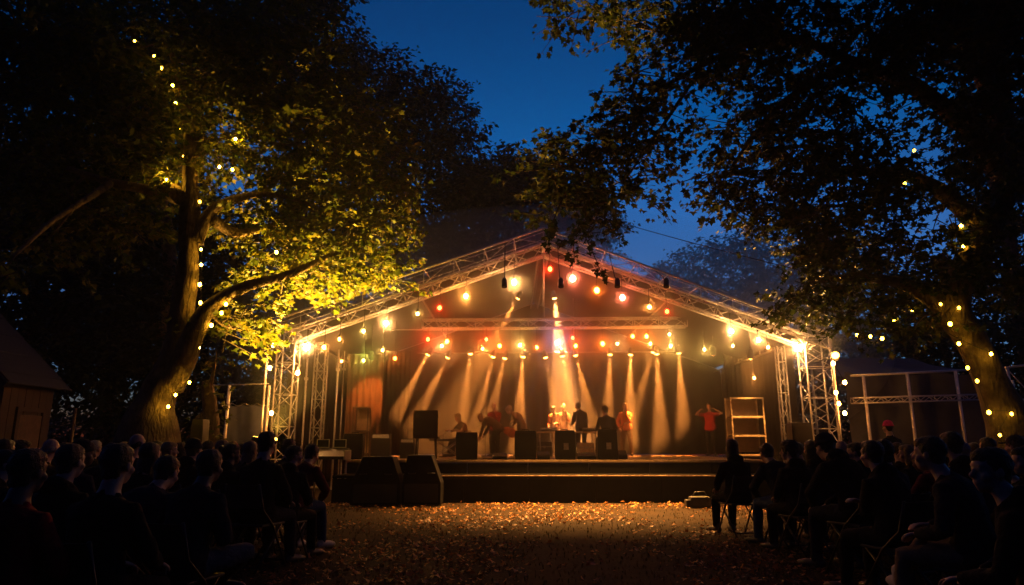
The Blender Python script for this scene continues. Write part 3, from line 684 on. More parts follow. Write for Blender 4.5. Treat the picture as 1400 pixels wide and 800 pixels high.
row([(963, 478, YEL, 2.4, .05), (1002, 473, YEL, 1.2, .045), (1026, 490, WARM, 1.2, .045), (1031, 517, WARM, 1.4, .05)], 21.0, 'in the right wing above the shelf rack', 'lamps in the stage wings')

def spot(px, py, Y, tpx, tpy, tY, col, power, ang, label, zhang, blend=.5, name='stage_spotlight'):
    p = P(px, py, Y); t = P(tpx, tpy, tY); ax = (t - p).normalized()
    root = thing(name, label, 'spotlight', p, 'spotlights throwing beams into the smoke')
    m = MB(); m.lathe(p, -ax, [(0, .085), (.012, .092), (.03, .09), (.14, .088), (.2, .07), (.27, .05), (.28, .02)], 16); m.build('can', M['blackmetal'], root)
    l = MB(); l.lathe(p + ax * .001, ax, [(0, .08), (.012, .07), (.024, .05), (.03, .02)], 14); l.build('lens', emis(col, 40), root)
    y = MB(); c = p - ax * .1; sdv = V((1, 0, 0))
    y.tube([c + sdv * .1, c + sdv * .105 + V((0, 0, .12)), c - sdv * .105 + V((0, 0, .12)), c - sdv * .1], .008, 5)
    y.tube([c + V((0, 0, .12)), V((c.x, c.y, max(zhang, c.z + .15)))], .01, 5); y.build('yoke', M['blackmetal'], root)
    ld = bpy.data.lights.new('beam', 'SPOT'); lo = bpy.data.objects.new('beam', ld); COL.objects.link(lo)
    ld.energy = power; ld.color = col; ld.spot_size = R(ang); ld.spot_blend = blend; ld.shadow_soft_size = .05
    lo.parent = root; lo.location = ax * .06
    lo.rotation_euler = ax.to_track_quat('-Z', 'Y').to_euler()
    return root
zb = P(765, 482, YL).z
BC = (1, .32, .055)
beams = [(585, 485, 545, 560, 900), (612, 489, 560, 590, 800), (643, 484, 630, 592, 800), (674, 488, 648, 590, 900), (690, 490, 664, 595, 700), (715, 488, 708, 600, 1400), (746, 489, 768, 600, 900), (769, 487, 786, 610, 1100), (787, 486, 815, 600, 1200), (834, 485, 829, 605, 1200), (862, 485, 860, 605, 1700), (893, 482, 868, 560, 700), (898, 484, 904, 605, 1400), (928, 483, 936, 605, 1300)]
KB = 16.0
for k, (px, py, tx, ty, pw) in enumerate(beams):
    spot(px, py, YL, tx, ty, YL - (.35 if 620 < px < 870 else .1), BC, pw * KB, 15 if k != 7 else 20, f'black spotlight on the lighting bar throwing a smoky amber beam, {ORD[k]} from the left', zb)
spot(708, 408, 23.4, 672, 470, 23.8, BC, 1300 * KB, 17, 'spotlight under the roof left of the ridge, its beam pointing down left', roofz(P(708, 408, 23.4).x))
spot(758, 408, 23.4, 775, 560, 23.6, (1, .38, .10), 4200 * KB, 20, 'spotlight under the roof right of the ridge, its broad beam falling to the table', roofz(P(758, 408, 23.4).x))

spot(1026, 489, 19.3, 1024, 575, 20.6, (1, .42, .1), 1200, 34, 'spotlight added right of the truss to light the shelf rack', roofz(P(1026, 489, 19.3).x))  # extra lamp added to brighten the rack
spot(508, 490, 20.4, 506, 540, 21.8, (1, .28, .05), 500, 42, 'spotlight added in the left wing to light the brown curtain', roofz(P(508, 490, 20.4).x))  # extra lamp added for the orange light on the curtain
spot(975, 484, 21.4, 972, 575, 23.3, (1, .3, .1), 75, 18, 'spotlight added at the right end to light the woman in red', roofz(P(975, 484, 21.4).x))  # extra lamp added so the woman is lit
# string lights, then floodlights added to brighten the trees
KS = .2
TY = (1, .50, .03)
def string(name, label, pts, I, col=TY, r=.03, hooks=None, sag=.0, cat='string lights'):
    """pts: bulbs as (px, py, Y[, intensity]); a cable runs through them"""
    W = [P(p[0], p[1], p[2]) for p in pts]
    root = thing(name, label, cat, W[0], 'strings of warm bulbs')
    m = MB(); path = []
    for i in range(len(W) - 1):
        for k in range(6):
            t = k / 6; path.append(W[i].lerp(W[i + 1], t) + V((0, .03, .05 - sag * 4 * t * (1 - t))))
    path.append(W[-1] + V((0, .03, .05)))
    m.tube(path, .006, 4); m.build('cable', M['cable'], root)
    for q, p in zip(W, pts):
        ii = (p[3] if len(p) > 3 else I) * rnd.uniform(.55, 1.4); r = .03 * rnd.uniform(.75, 1.15) if col is TY else .045
        s = MB(); s.lathe(q + V((0, .02, .05)), (0, -.3, -1), [(-.01, .014), (.03, .014)], 8)
        bo = MB(); bo.ell(q, (r, r, r * 1.2), nu=8, nv=5); bb = bo.build('bulb', emis(col, KS * ii / (math.pi * r * r)), root); s.build('socket', M['cable'], bb)
    return root
string('string_lights', 'warm bulbs climbing the dark upper stem of the maple', [(184, 56, 12.9, .25), (211, 77, 12.9, .8), (221, 93, 12.9, .4), (236, 117, 12.9, .9), (240, 141, 12.9, .8), (246, 178, 13.0, .8), (251, 214, 13.0, .5), (318, 232, 12.9, 2.5), (273, 276, 12.95, .3), (275, 341, 12.9, 1.2), (275, 362, 12.9, 1.2), (273, 389, 12.88, 1.4), (274, 414, 12.86, 1.4)], 1.0)
string('string_lights', 'warm bulbs winding down the leaning lower trunk of the maple', [(309, 416, 12.8), (303, 428, 12.82), (289, 445, 12.85), (272, 475, 12.9), (261, 500, 12.9), (259, 523, 12.85), (240, 540, 12.75), (230, 556, 12.7)], 1.5)
string('string_lights', 'warm bulbs hanging among the leaves inside the maple crown', [(228, 246, 12.9, 16), (322, 190, 13.0, 14), (300, 228, 13.1, 4), (378, 345, 13.8, 3)], 1.0)
string('string_lights', 'warm bulbs scattered down the fairy-lit right tree', [(1250, 206, 11.7, 0.27), (1237, 251, 11.8, 0.31), (1299, 267, 11.7, 0.31), (1314, 309, 11.7, 0.46), (1317, 337, 11.7, 0.85), (1311, 421, 11.7, 0.31), (1299, 443, 11.7, 0.97), (1286, 416, 11.8, 0.31)], .8)
string('string_lights', 'warm bulbs running down the leaning trunk of the right tree', [(1311, 470, 11.8, 0.46), (1323, 503, 11.75, 0.40), (1336, 521, 11.75, 0.46), (1352, 564, 11.75, 0.33), (1383, 566, 11.6, 0.26), (1367, 595, 11.6, 0.23)], 1.0)
string('string_lights', 'sagging string of bulbs between the right tower and the right tree', [(1172, 458, 14.5, 1.0), (1190, 460, 14, .9), (1206, 463, 13.5, 1.2), (1223, 440, 13, .9), (1247, 423, 12.4, .8), (1355, 484, 11.6, .6)], .9, sag=.1)
string('string_lights', 'string of amber bulbs down the outer side of the right tower', [(1139, 497, 17.1), (1155, 523, 17.0), (1143, 537, 17.1), (1147, 552, 17.1, 4), (1155, 565, 17.0)], 10, WARM, .045)
string('string_lights', 'string of amber bulbs down the outer side of the left tower', [(374, 472, 17.1), (369, 503, 17.1), (407, 510, 17.2), (371, 565, 17.1)], 10, WARM, .045)

KW = 5000
def added_flood(px, py, Y, tpx, tpy, tY, col, power, ang, label, stake=False):  # lamps added to brighten the leaves of both trees
    p = P(px, py, Y); t = P(tpx, tpy, tY); ax = (t - p).normalized()
    root = thing('floodlight', label, 'floodlight', p, 'floodlights added to light the trees')
    m = MB(); m.lathe(p, -ax, [(0, .10), (.02, .105), (.05, .1), (.16, .07), (.2, .03)], 14); m.build('housing', M['blackmetal'], root)
    l = MB(); l.lathe(p + ax * .002, ax, [(0, .09), (.006, .07)], 14); l.build('lens', emis(col, 12), root)
    b = MB()
    if stake: b.tube([p - ax * .08, V((p.x, p.y, p.z - .2)), V((p.x, p.y, 0))], .02, 6)
    else: b.tube([p - ax * .08, p - ax * .08 + V((0, .12, 0)), V((p.x + (.05 if p.x > 0 else -.05), 17.3 if abs(p.x - .8) > 2 else 18.3, p.z))], .018, 6); b.build('bracket', M['blackmetal'], root)
    ld = bpy.data.lights.new('added_flood', 'SPOT'); lo = bpy.data.objects.new('added_flood', ld); COL.objects.link(lo)
    ld.energy = power; ld.color = col; ld.spot_size = R(ang); ld.spot_blend = .9; ld.shadow_soft_size = .08
    lo.parent = root; lo.location = ax * .04; lo.rotation_euler = ax.to_track_quat('-Z', 'Y').to_euler()
added_flood(374, 600, 16.2, 470, 300, 14.4, (1, .50, .06), 25000, 78, 'small staked floodlight added at the foot of the left tower to light the maple', stake=True)
added_flood(1142, 486, 16.0, 1085, 385, 12.9, (1, .46, .08), 2200, 50, 'small floodlight added on the right tower to light the overhanging boughs')
added_flood(352, 598, 13.4, 435, 300, 13.9, (1, .50, .06), 7000, 80, 'small floodlight added on a stake behind the left crowd to light the maple', stake=True)
# added downlights on the outer gable frame to brighten the ground before the stage
for k, px in enumerate((690, 765, 840, 905)):
    t = (P(px, 500, 17.0).x - oL.x) / (opk.x - oL.x); tr_ = (P(px, 500, 17.0).x - opk.x) / (oR.x - opk.x)
    z_ = oL.lerp(opk, t).z if t < 1 else opk.lerp(oR, tr_).z
    p = V((P(px, 500, 17.0).x, 16.1, min(z_ - .6, 5.0))); q = V((.8 + (p.x - .8) * .8, 14.4, 0)); ax = (q - p).normalized()
    root = thing('added_wash_light', f'added black downlight hung from the outer gable frame, {ORD[k]} of four from the left', 'wash light', p, 'added downlights on the outer gable frame')
    m = MB(); m.lathe(p, -ax, [(-.03, .062), (-.028, .07), (.02, .07), (.16, .066), (.22, .04)], 14); m.build('can', M['blackmetal'], root)
    l = MB(); l.lathe(p - ax * .01, ax, [(0, .055), (.01, .05)], 12); l.build('lens', emis(WARM, 20), root)
    h = MB(); h.tube([p - ax * .1, V((p.x, 16.5, p.z + .35)), V((p.x, 17.28, z_ - .05))], .012, 6); h.build('hanger', M['blackmetal'], root)
    ld = bpy.data.lights.new('wash', 'SPOT'); lo = bpy.data.objects.new('wash', ld); COL.objects.link(lo)
    ld.energy = KW; ld.color = (1, .42, .09); ld.spot_size = R(72); ld.spot_blend = 1; ld.shadow_soft_size = .06
    lo.parent = root; lo.location = ax * .05; lo.rotation_euler = ax.to_track_quat('-Z', 'Y').to_euler()

# ------------------------------------------------------------------ people
TS = bpy.data.scenes.new('workshop')      # meshes are grown here, apart from the picture's scene
TRASH = []
def remesh(mb, name, voxel, smooth=3, rough=0.0, rscale=9.0):
    me = mb.mesh('tmp'); o = bpy.data.objects.new('tmp', me); TS.collection.objects.link(o)
    md = o.modifiers.new('r', 'REMESH'); md.mode = 'VOXEL'; md.voxel_size = voxel
    if smooth:
        ms = o.modifiers.new('s', 'SMOOTH'); ms.iterations = smooth; ms.factor = .5
    TS.view_layers[0].update(); dg = TS.view_layers[0].depsgraph
    r = bpy.data.meshes.new_from_object(o.evaluated_get(dg)); r.name = name
    TRASH.extend((o, me)); TS.collection.objects.unlink(o)
    if rough:
        k = len(r.vertices); co = np.empty(k * 3, np.float32); nr = np.empty(k * 3, np.float32)
        r.vertices.foreach_get('co', co); r.vertices.foreach_get('normal', nr)
        co = co.reshape(-1, 3); nr = nr.reshape(-1, 3)
        q = np.array([noise.noise(V(c) * rscale) + .6 * noise.noise(V(c) * rscale * 2.7) for c in co.tolist()], np.float32)
        r.vertices.foreach_set('co', (co + nr * q[:, None] * rough).ravel())
    r.polygons.foreach_set('use_smooth', [True] * len(r.polygons)); r.update()
    return r
def rings(mb, secs, n=18):
    """closed loft through (centre, side vector, front vector) sections"""
    vs = []; fs = []
    for c, a, b in secs:
        for k in range(n):
            t = 2 * math.pi * k / n; ct, st = math.cos(t), math.sin(t)
            e = .8
            vs.append(c + a * (math.copysign(abs(ct) ** e, ct)) + b * (math.copysign(abs(st) ** e, st)))
    for i in range(len(secs) - 1):
        for k in range(n):
            k2 = (k + 1) % n; fs.append((i * n + k, i * n + k2, (i + 1) * n + k2, (i + 1) * n + k))
    fs.append(tuple(range(n - 1, -1, -1))); fs.append(tuple((len(secs) - 1) * n + k for k in range(n)))
    mb.add(vs, fs, True)
def two_bone(a, c, l1, l2, hint):
    a, c = V(a), V(c); d = c - a; L = min(d.length, (l1 + l2) * .998); d.normalize(); c = a + d * L
    x = (l1 * l1 - l2 * l2 + L * L) / (2 * L); h = math.sqrt(max(0, l1 * l1 - x * x))
    u = V(hint); u = u - d * u.dot(d); u.normalize()
    return a + d * x + u * h, c

def figure(pelvis=(0, 0, .55), lean=.08, slump=.35, side=0.0, twist=0.0, yaw=0.0, pitch=0.0, hands=None, elbows=None, feet=None, knees=None, curl=.6, coat=.018, hood=False, skirt=False, bare_arms=False, toe=(.25, -.25)):
    """builds body, top, trousers and shoe meshes for one pose; the figure faces +Y"""
    P0 = V(pelvis); secs = []; s_list = [-.11, -.05, .04, .14, .24, .33, .40, .45, .485, .515, .56, .60]
    hw = [.13, .172, .168, .148, .152, .168, .178, .172, .125, .072, .056, .055]
    hd = [.10, .128, .122, .105, .108, .115, .112, .095, .078, .062, .056, .056]
    cur = V(P0); prev = 0; frames = {}
    def ang(s): return lean + slump * max(0, min(1, (s - .05) / .45))
    tot = []; p = V(P0); ds = .01; s = 0
    pts = {0: V(P0)}
    k = 0
    while s < .62:
        a_ = ang(s); u = V((math.sin(side), math.sin(a_) * math.cos(side), math.cos(a_) * math.cos(side)))
        p = p + u * ds; s += ds; k += 1; pts[k] = V(p)
    def at(s):
        if s < 0:
            a_ = lean * .5; return P0 + V((0, math.sin(a_), math.cos(a_))) * s
        return pts[min(len(pts) - 1, round(s / ds))]
    def frame(s):
        tw = twist * max(0, min(1, s / .4)); a_ = ang(max(s, 0))
        sx = V((math.cos(tw), math.sin(tw), -math.sin(side))).normalized()
        up = V((math.sin(side), math.sin(a_) * math.cos(side), math.cos(a_) * math.cos(side)))
        up = (Matrix.Rotation(tw * .6, 3, 'Z') @ up)
        fr = up.cross(sx).normalized(); sx = fr.cross(up).normalized()
        return sx, fr, up
    body, top, tr = MB(), MB(), MB()
    sec_b = []; sec_t = []
    for s, a_, b_ in zip(s_list, hw, hd):
        sx, fr, up = frame(s); c = at(s)
        sec_b.append((c, sx * a_, fr * b_))
        if s <= .50: sec_t.append((c, sx * (a_ + coat + (.012 if s < .1 else 0)), fr * (b_ + coat + (.012 if s < .1 else 0))))
    rings(body, sec_b)
    sx, fr, up = frame(.515); sec_t.append((at(.525), sx * .075, fr * .07)); rings(top, sec_t)
    # pelvis of the trousers
    rings(tr, [(at(-.12), V((.125, 0, 0)), V((0, .10, 0))), (at(-.05), V((.185, 0, 0)), V((0, .14, 0))), (at(.06), V((.172, 0, 0)), V((0, .125, 0)))])
    # head
    nk = at(.60); up_h = V((0, 0, 1))
    Rh = Matrix.Rotation(yaw, 3, 'Z') @ Matrix.Rotation(-pitch, 3, 'X')
    nfr = frame(.6); hc = nk + nfr[2] * .055 + nfr[1] * .025 + V((0, 0, .05))
    def H(x, y, z): return hc + Rh @ V((x, y, z))
    body.ell(H(0, -.012, .022), (.074, .096, .098), Rh); body.ell(H(0, .022, -.052), (.055, .066, .064), Rh); body.ell(H(0, .04, -.085), (.03, .042, .03), Rh)
    body.tube([H(0, .078, .012), H(0, .100, -.022)], [.010, .016], 8, rnd_caps=True)
    body.tube([H(-.045, .062, .034), H(0, .080, .034), H(.045, .062, .034)], .011, 8, rnd_caps=True)
    for sg in (-1, 1):
        body.ell(H(sg * .079, -.012, -.008), (.011, .022, .034), Rh, 10, 8)
        body.ell(H(sg * .031, .069, .010), (.014, .012, .010), Rh, 8, 6)
        body.ell(H(sg * .045, .05, -.03), (.024, .026, .024), Rh, 10, 8)
    body.tube([H(-.020, .078, -.056), H(0, .086, -.055), H(.020, .078, -.056)], .009, 8, rnd_caps=True)
    body.tube([H(-.016, .076, -.068), H(0, .084, -.069), H(.016, .076, -.068)], .009, 8, rnd_caps=True)
    body.tube([at(.47), at(.57), hc + V((0, -.01, -.04))], [.062, .056, .055], 12)
    # arms
    sx, fr, up = frame(.43); cs = at(.43); shoes = []
    for i, sg in enumerate((-1, 1)):
        sh = cs + sx * (sg * .172) + up * .0
        hnd = V(hands[i]) if hands else P0 + V((sg * .2, .1, -.3))
        el, wr = two_bone(sh, hnd, .29, .255, V(elbows[i]) if elbows else V((sg * .6, -.6, -.3)))
        body.tube([cs + sx * (sg * .10), sh, (sh + el) / 2, el, (el * .65 + wr * .35), wr], [.06, .056, .047, .040, .040, .027], 12, rnd_caps=True)
        if not bare_arms: top.tube([cs + sx * (sg * .09), sh, (sh + el) / 2, el, (el * .6 + wr * .4), el.lerp(wr, .93)], [.075, .073, .064, .058, .054, .043], 12, rnd_caps=True)
        else: top.tube([cs + sx * (sg * .09), sh, sh.lerp(el, .5)], [.07, .07, .062], 12, rnd_caps=True)
        # hand: palm, four fingers and a thumb
        d = (wr - el).normalized(); nrm = V((0, 0, -1)) - d * V((0, 0, -1)).dot(d)
        if nrm.length < .2: nrm = V((0, 1, 0)) - d * d.y
        nrm.normalize(); sd_ = d.cross(nrm) * sg
        Rp = Matrix((sd_, d, nrm)).transposed()
        pc = wr + d * .05; body.ell(pc, (.042, .056, .017), Rp, 12, 8)
        for f in range(4):
            o_ = pc + sd_ * ((f - 1.5) * .0215) + d * .035; ln = (.072, .08, .074, .058)[f]
            a1 = curl * .5; a2 = curl * 1.3; a3 = curl * 2.0
            q = [o_]
            for aa, fl in ((a1, .42), (a2, .32), (a3, .26)): q.append(q[-1] + (d * math.cos(aa) + nrm * math.sin(aa)) * ln * fl)
            body.tube(q, [.0105, .010, .0095, .0085], 7, rnd_caps=True)
        t0 = pc - sd_ * .03 - d * .02
        body.tube([t0, t0 - sd_ * .025 + d * .03 + nrm * .012, t0 - sd_ * .03 + d * .06 + nrm * .03], [.015, .0125, .0095], 7, rnd_caps=True)
        # legs
        hip = P0 + V((sg * .092, 0, -.02)); ft = V(feet[i])
        kn, ank = two_bone(hip, ft, .425, .415, V(knees[i]) if knees else V((sg * .12, 1, .4)))
        body.tube([hip, (hip + kn) / 2, kn, kn.lerp(ank, .35), ank], [.088, .074, .054, .054, .036], 12, rnd_caps=True)
        if skirt: tr.tube([hip, (hip + kn) / 2, kn], [.11, .10, .08], 12, rnd_caps=True)
        else: tr.tube([hip, (hip + kn) / 2, kn, kn.lerp(ank, .35), kn.lerp(ank, .95)], [.104, .09, .07, .066, .056], 14, rnd_caps=True)
        ta = toe[i]; fd = V((math.sin(-ta) if False else sg * abs(math.sin(ta)), math.cos(ta), 0)).normalized()
        s_ = MB(); g0 = V((ank.x, ank.y, ank.z - .085)); zz = V((0, 0, 1)); sdv = fd.cross(zz)
        s_.tube([g0 - fd * .055 + zz * .045, g0 + fd * .03 + zz * .045, g0 + fd * .12 + zz * .036, g0 + fd * .19 + zz * .030], [.042, .045, .045, .030], 12, rnd_caps=True)
        s_.tube([g0 - fd * .02 + zz * .05, g0 - fd * .012 + zz * .13], [.047, .047], 12, rnd_caps=True)
        body.tube([ank, g0 + fd * .12 + zz * .03], [.034, .026], 8, rnd_caps=True)
        shoes.append(s_)
    if hood:
        top.ell(at(.50) - fr * .07 + up * .02, (.12, .07, .075), None, 14, 10)
        top.tube([at(.5) + sx * .07 + fr * .05, at(.535) + sx * .085 - fr * .03, at(.54) - fr * .08, at(.535) - sx * .085 - fr * .03, at(.5) - sx * .07 + fr * .05], .026, 8, rnd_caps=True)
    else:
        top.tube([at(.5) + sx * .062 + fr * .055, at(.53) + sx * .072, at(.54) - fr * .062, at(.53) - sx * .072, at(.5) - sx * .062 + fr * .055], .014, 7, rnd_caps=True)
    if skirt: rings(tr, [(P0 + V((0, 0, -.30)), V((.23, 0, 0)), V((0, .2, 0))), (P0 + V((0, 0, -.05)), V((.19, 0, 0)), V((0, .15, 0))), (P0 + V((0, 0, .1)), V((.16, 0, 0)), V((0, .115, 0)))])
    return dict(body=remesh(body, 'body', .0085, 2), top=remesh(top, 'jacket', .013, 3, .009, 10), trousers=remesh(tr, 'trousers', .013, 3, .007, 10),
                shoes=[remesh(s_, 'shoe', .011, 2) for s_ in shoes], hc=hc, Rh=Rh)

def hair_mesh(kind):
    m = MB(); rough = .007; sc = 34
    if kind in ('short', 'cap', 'long', 'bun', 'bob'):
        m.ell((0, -.032, .040), (.087, .096, .096)); m.ell((0, -.055, -.03), (.064, .050, .062)); m.ell((0, .01, .075), (.066, .075, .05))
        for sg in (-1, 1): m.ell((sg * .068, -.02, .03), (.018, .045, .05))
    if kind == 'curly':
        m.ell((0, -.030, .045), (.105, .11, .11)); m.ell((0, -.06, -.03), (.085, .06, .08)); m.ell((0, .02, .09), (.08, .075, .05)); rough = .013; sc = 32
    if kind == 'bald':
        m.ell((0, -.070, -.02), (.060, .036, .045))
        for sg in (-1, 1): m.ell((sg * .062, -.045, 0), (.018, .042, .034))
    if kind == 'long':
        m.ell((0, -.062, -.11), (.088, .048, .15)); m.ell((-.07, -.025, -.06), (.026, .045, .13)); m.ell((.07, -.025, -.06), (.026, .045, .13)); rough = .005
    if kind == 'bob':
        m.ell((0, -.05, -.04), (.092, .06, .085)); m.ell((-.075, -.01, -.03), (.024, .05, .08)); m.ell((.075, -.01, -.03), (.024, .05, .08))
    if kind == 'bun': m.ell((0, -.125, .07), (.04, .036, .04)); m.ell((0, -.10, .06), (.03, .03, .03))
    return remesh(m, 'hair', .008, 2, rough, sc)
def hat_mesh(kind):
    m = MB()
    if kind == 'cap':
        m.ell((0, -.02, .052), (.088, .102, .085)); m.ell((0, .105, .048), (.066, .065, .010))
    else:
        m.ell((0, -.025, .055), (.089, .103, .092)); m.tube([V((.088 * math.cos(a), -.025 + .102 * math.sin(a), .035)) for a in np.linspace(0, 6.283, 20)], .014, 7)
    return remesh(m, 'hat', .008, 2, .001, 60)

COATC = {'black': (.012, .012, .013), 'charcoal': (.03, .03, .032), 'navy': (.014, .018, .04), 'brown': (.07, .04, .022), 'olive': (.05, .052, .025), 'red': (.30, .02, .018), 'grey': (.12, .115, .11), 'maroon': (.13, .02, .022), 'tan': (.24, .16, .09), 'orange': (.50, .14, .045), 'pink': (.7, .04, .22), 'denim': (.05, .075, .13), 'cream': (.45, .40, .32)}
MC = {k: mat(k + '_cloth', c, .85, vary=.22, scale=14, bump=.5, bscale=35, spec=.08) for k, c in COATC.items()}
HAIRC = {'dark': mat('dark_hair', (.018, .012, .008), .5, vary=.4, scale=60, bump=.8, bscale=120), 'brown': mat('brown_hair', (.06, .032, .016), .5, vary=.4, scale=60, bump=.8, bscale=120),
         'fair': mat('fair_hair', (.28, .18, .08), .5, vary=.3, scale=60, bump=.8, bscale=120), 'grey': mat('grey_hair', (.3, .28, .26), .5, vary=.3, scale=60, bump=.8, bscale=120)}
MSHOE = mat('shoe_leather', (.03, .025, .022), .5, vary=.3); MPALE = mat('pale_trainers', (.5, .46, .4), .6, vary=.15)
HAIR = {k: hair_mesh(k) for k in ('short', 'curly', 'bald', 'long', 'bob', 'bun')}
HAT = {k: hat_mesh(k) for k in ('cap', 'beanie')}
SITFEET = [(-.13, .47, .085), (.13, .47, .085)]
POSES = {
 'upright': dict(lean=-.02, slump=.25, hands=[(-.14, .36, .64), (.14, .36, .64)], feet=SITFEET),
 'lean': dict(lean=.30, slump=.5, hands=[(-.08, .50, .56), (.08, .50, .57)], elbows=[(-1, 0, -.4), (1, 0, -.4)], feet=[(-.16, .44, .085), (.16, .46, .085)], pitch=.3),
 'folded': dict(lean=.02, slump=.4, hands=[(.10, .22, .83), (-.10, .24, .80)], elbows=[(-1, -.1, -.6), (1, -.1, -.6)], feet=[(-.12, .50, .085), (.12, .42, .085)]),
 'crossed': dict(lean=.06, slump=.45, hands=[(-.16, .30, .66), (.10, .30, .70)], feet=[(-.12, .45, .085), (-.06, .50, .34)], knees=[(-.15, 1, .4), (1, .6, .6)], toe=(.25, .9)),
 'turned': dict(lean=.04, slump=.35, yaw=-.75, hands=[(-.12, .34, .65), (.12, .34, .65)], feet=[(-.12, .46, .085), (.15, .44, .085)]),
 'turnedl': dict(lean=.04, slump=.35, yaw=.7, hands=[(-.10, .36, .65), (.16, .30, .66)], feet=[(-.15, .42, .085), (.12, .48, .085)]),
}
FIG = {}
def get_fig(key, **kw):
    if key not in FIG: FIG[key] = figure(**kw)
    return FIG[key]
def setmat(o, m):
    if not o.data.materials: o.data.materials.append(m)
    o.material_slots[0].link = 'OBJECT'; o.material_slots[0].material = m
def person(fig, label, loc, rz, coat, legs, hair, hairc='dark', hat=None, hatc='black', skin='skin', scale=1.0, group=None, shoe=None):
    root = thing('person', label, 'person', loc, group); root.rotation_euler = (0, 0, rz); root.scale = (scale,) * 3
    def part(nm, me, m, parent=root):
        o = bpy.data.objects.new(nm, me); COL.objects.link(o); o.parent = parent; setmat(o, m); return o
    part('body', fig['body'], M[skin]); part('jacket', fig['top'], MC[coat]); part('trousers', fig['trousers'], MC[legs])
    for s_ in fig['shoes']: part('shoe', s_, shoe or MSHOE)
    if hair:
        h = part('hair', HAIR[hair], HAIRC[hairc]); h.location = fig['hc']; h.rotation_euler = fig['Rh'].to_euler()
    if hat:
        h = part('hat', HAT[hat], MC[hatc]); h.location = fig['hc']; h.rotation_euler = fig['Rh'].to_euler()
    return root

# folding chair, copied under every seated spectator
def make_chair():
    root = thing('folding_chair', 'chair', 'chair', (0, 0, 0), 'chairs under the audience')
    m = MB(); m.box((0, .02, .445), (.41, .40, .022), bev=.008); m.build('seat', M['black'], root)
    m = MB(); n = 8; vs = []
    for j in range(2):
        for i in range(n + 1):
            x = -.2 + .4 * i / n; vs.append((x, -.215 - .02 * math.cos(x / .2 * 1.4) - .03 * j, .62 + .22 * j))
    vs += [(x, y - .014, z) for x, y, z in vs]; W = n + 1
    fs = [(i, i + 1, W + i + 1, W + i) for i in range(n)] + [(2 * W + i + 1, 2 * W + i, 3 * W + i, 3 * W + i + 1) for i in range(n)]
    fs += [(W + i, W + i + 1, 3 * W + i + 1, 3 * W + i) for i in range(n)] + [(i + 1, i, 2 * W + i, 2 * W + i + 1) for i in range(n)] + [(0, W, 3 * W, 2 * W), (n, 2 * W + n, 3 * W + n, W + n)]
    m.add(vs, fs); m.build('backrest', M['black'], root)
    for sg in (-1, 1):
        m = MB(); m.tube([(sg * .215, .26, .012), (sg * .215, -.02, .44), (sg * .208, -.20, .60), (sg * .19, -.265, .85)], .0125, 7); m.build('leg', M['blackmetal'], root)
        m = MB(); m.tube([(sg * .19, -.24, .012), (sg * .19, .17, .435)], .0125, 7); m.build('leg', M['blackmetal'], root)
    m = MB(); m.tube([(-.19, -.2, .06), (.19, -.2, .06)], .009, 6); m.build('stretcher', M['blackmetal'], root)
    return root
chair0 = None
def chair(loc, rz, label, sc=1.0):
    global chair0
    if chair0 is None: chair0 = make_chair(); c = chair0
    else: c = copy_tree(chair0)
    c.location = loc; c.rotation_euler = (0, 0, rz); c['label'] = label; c.scale = (sc,) * 3

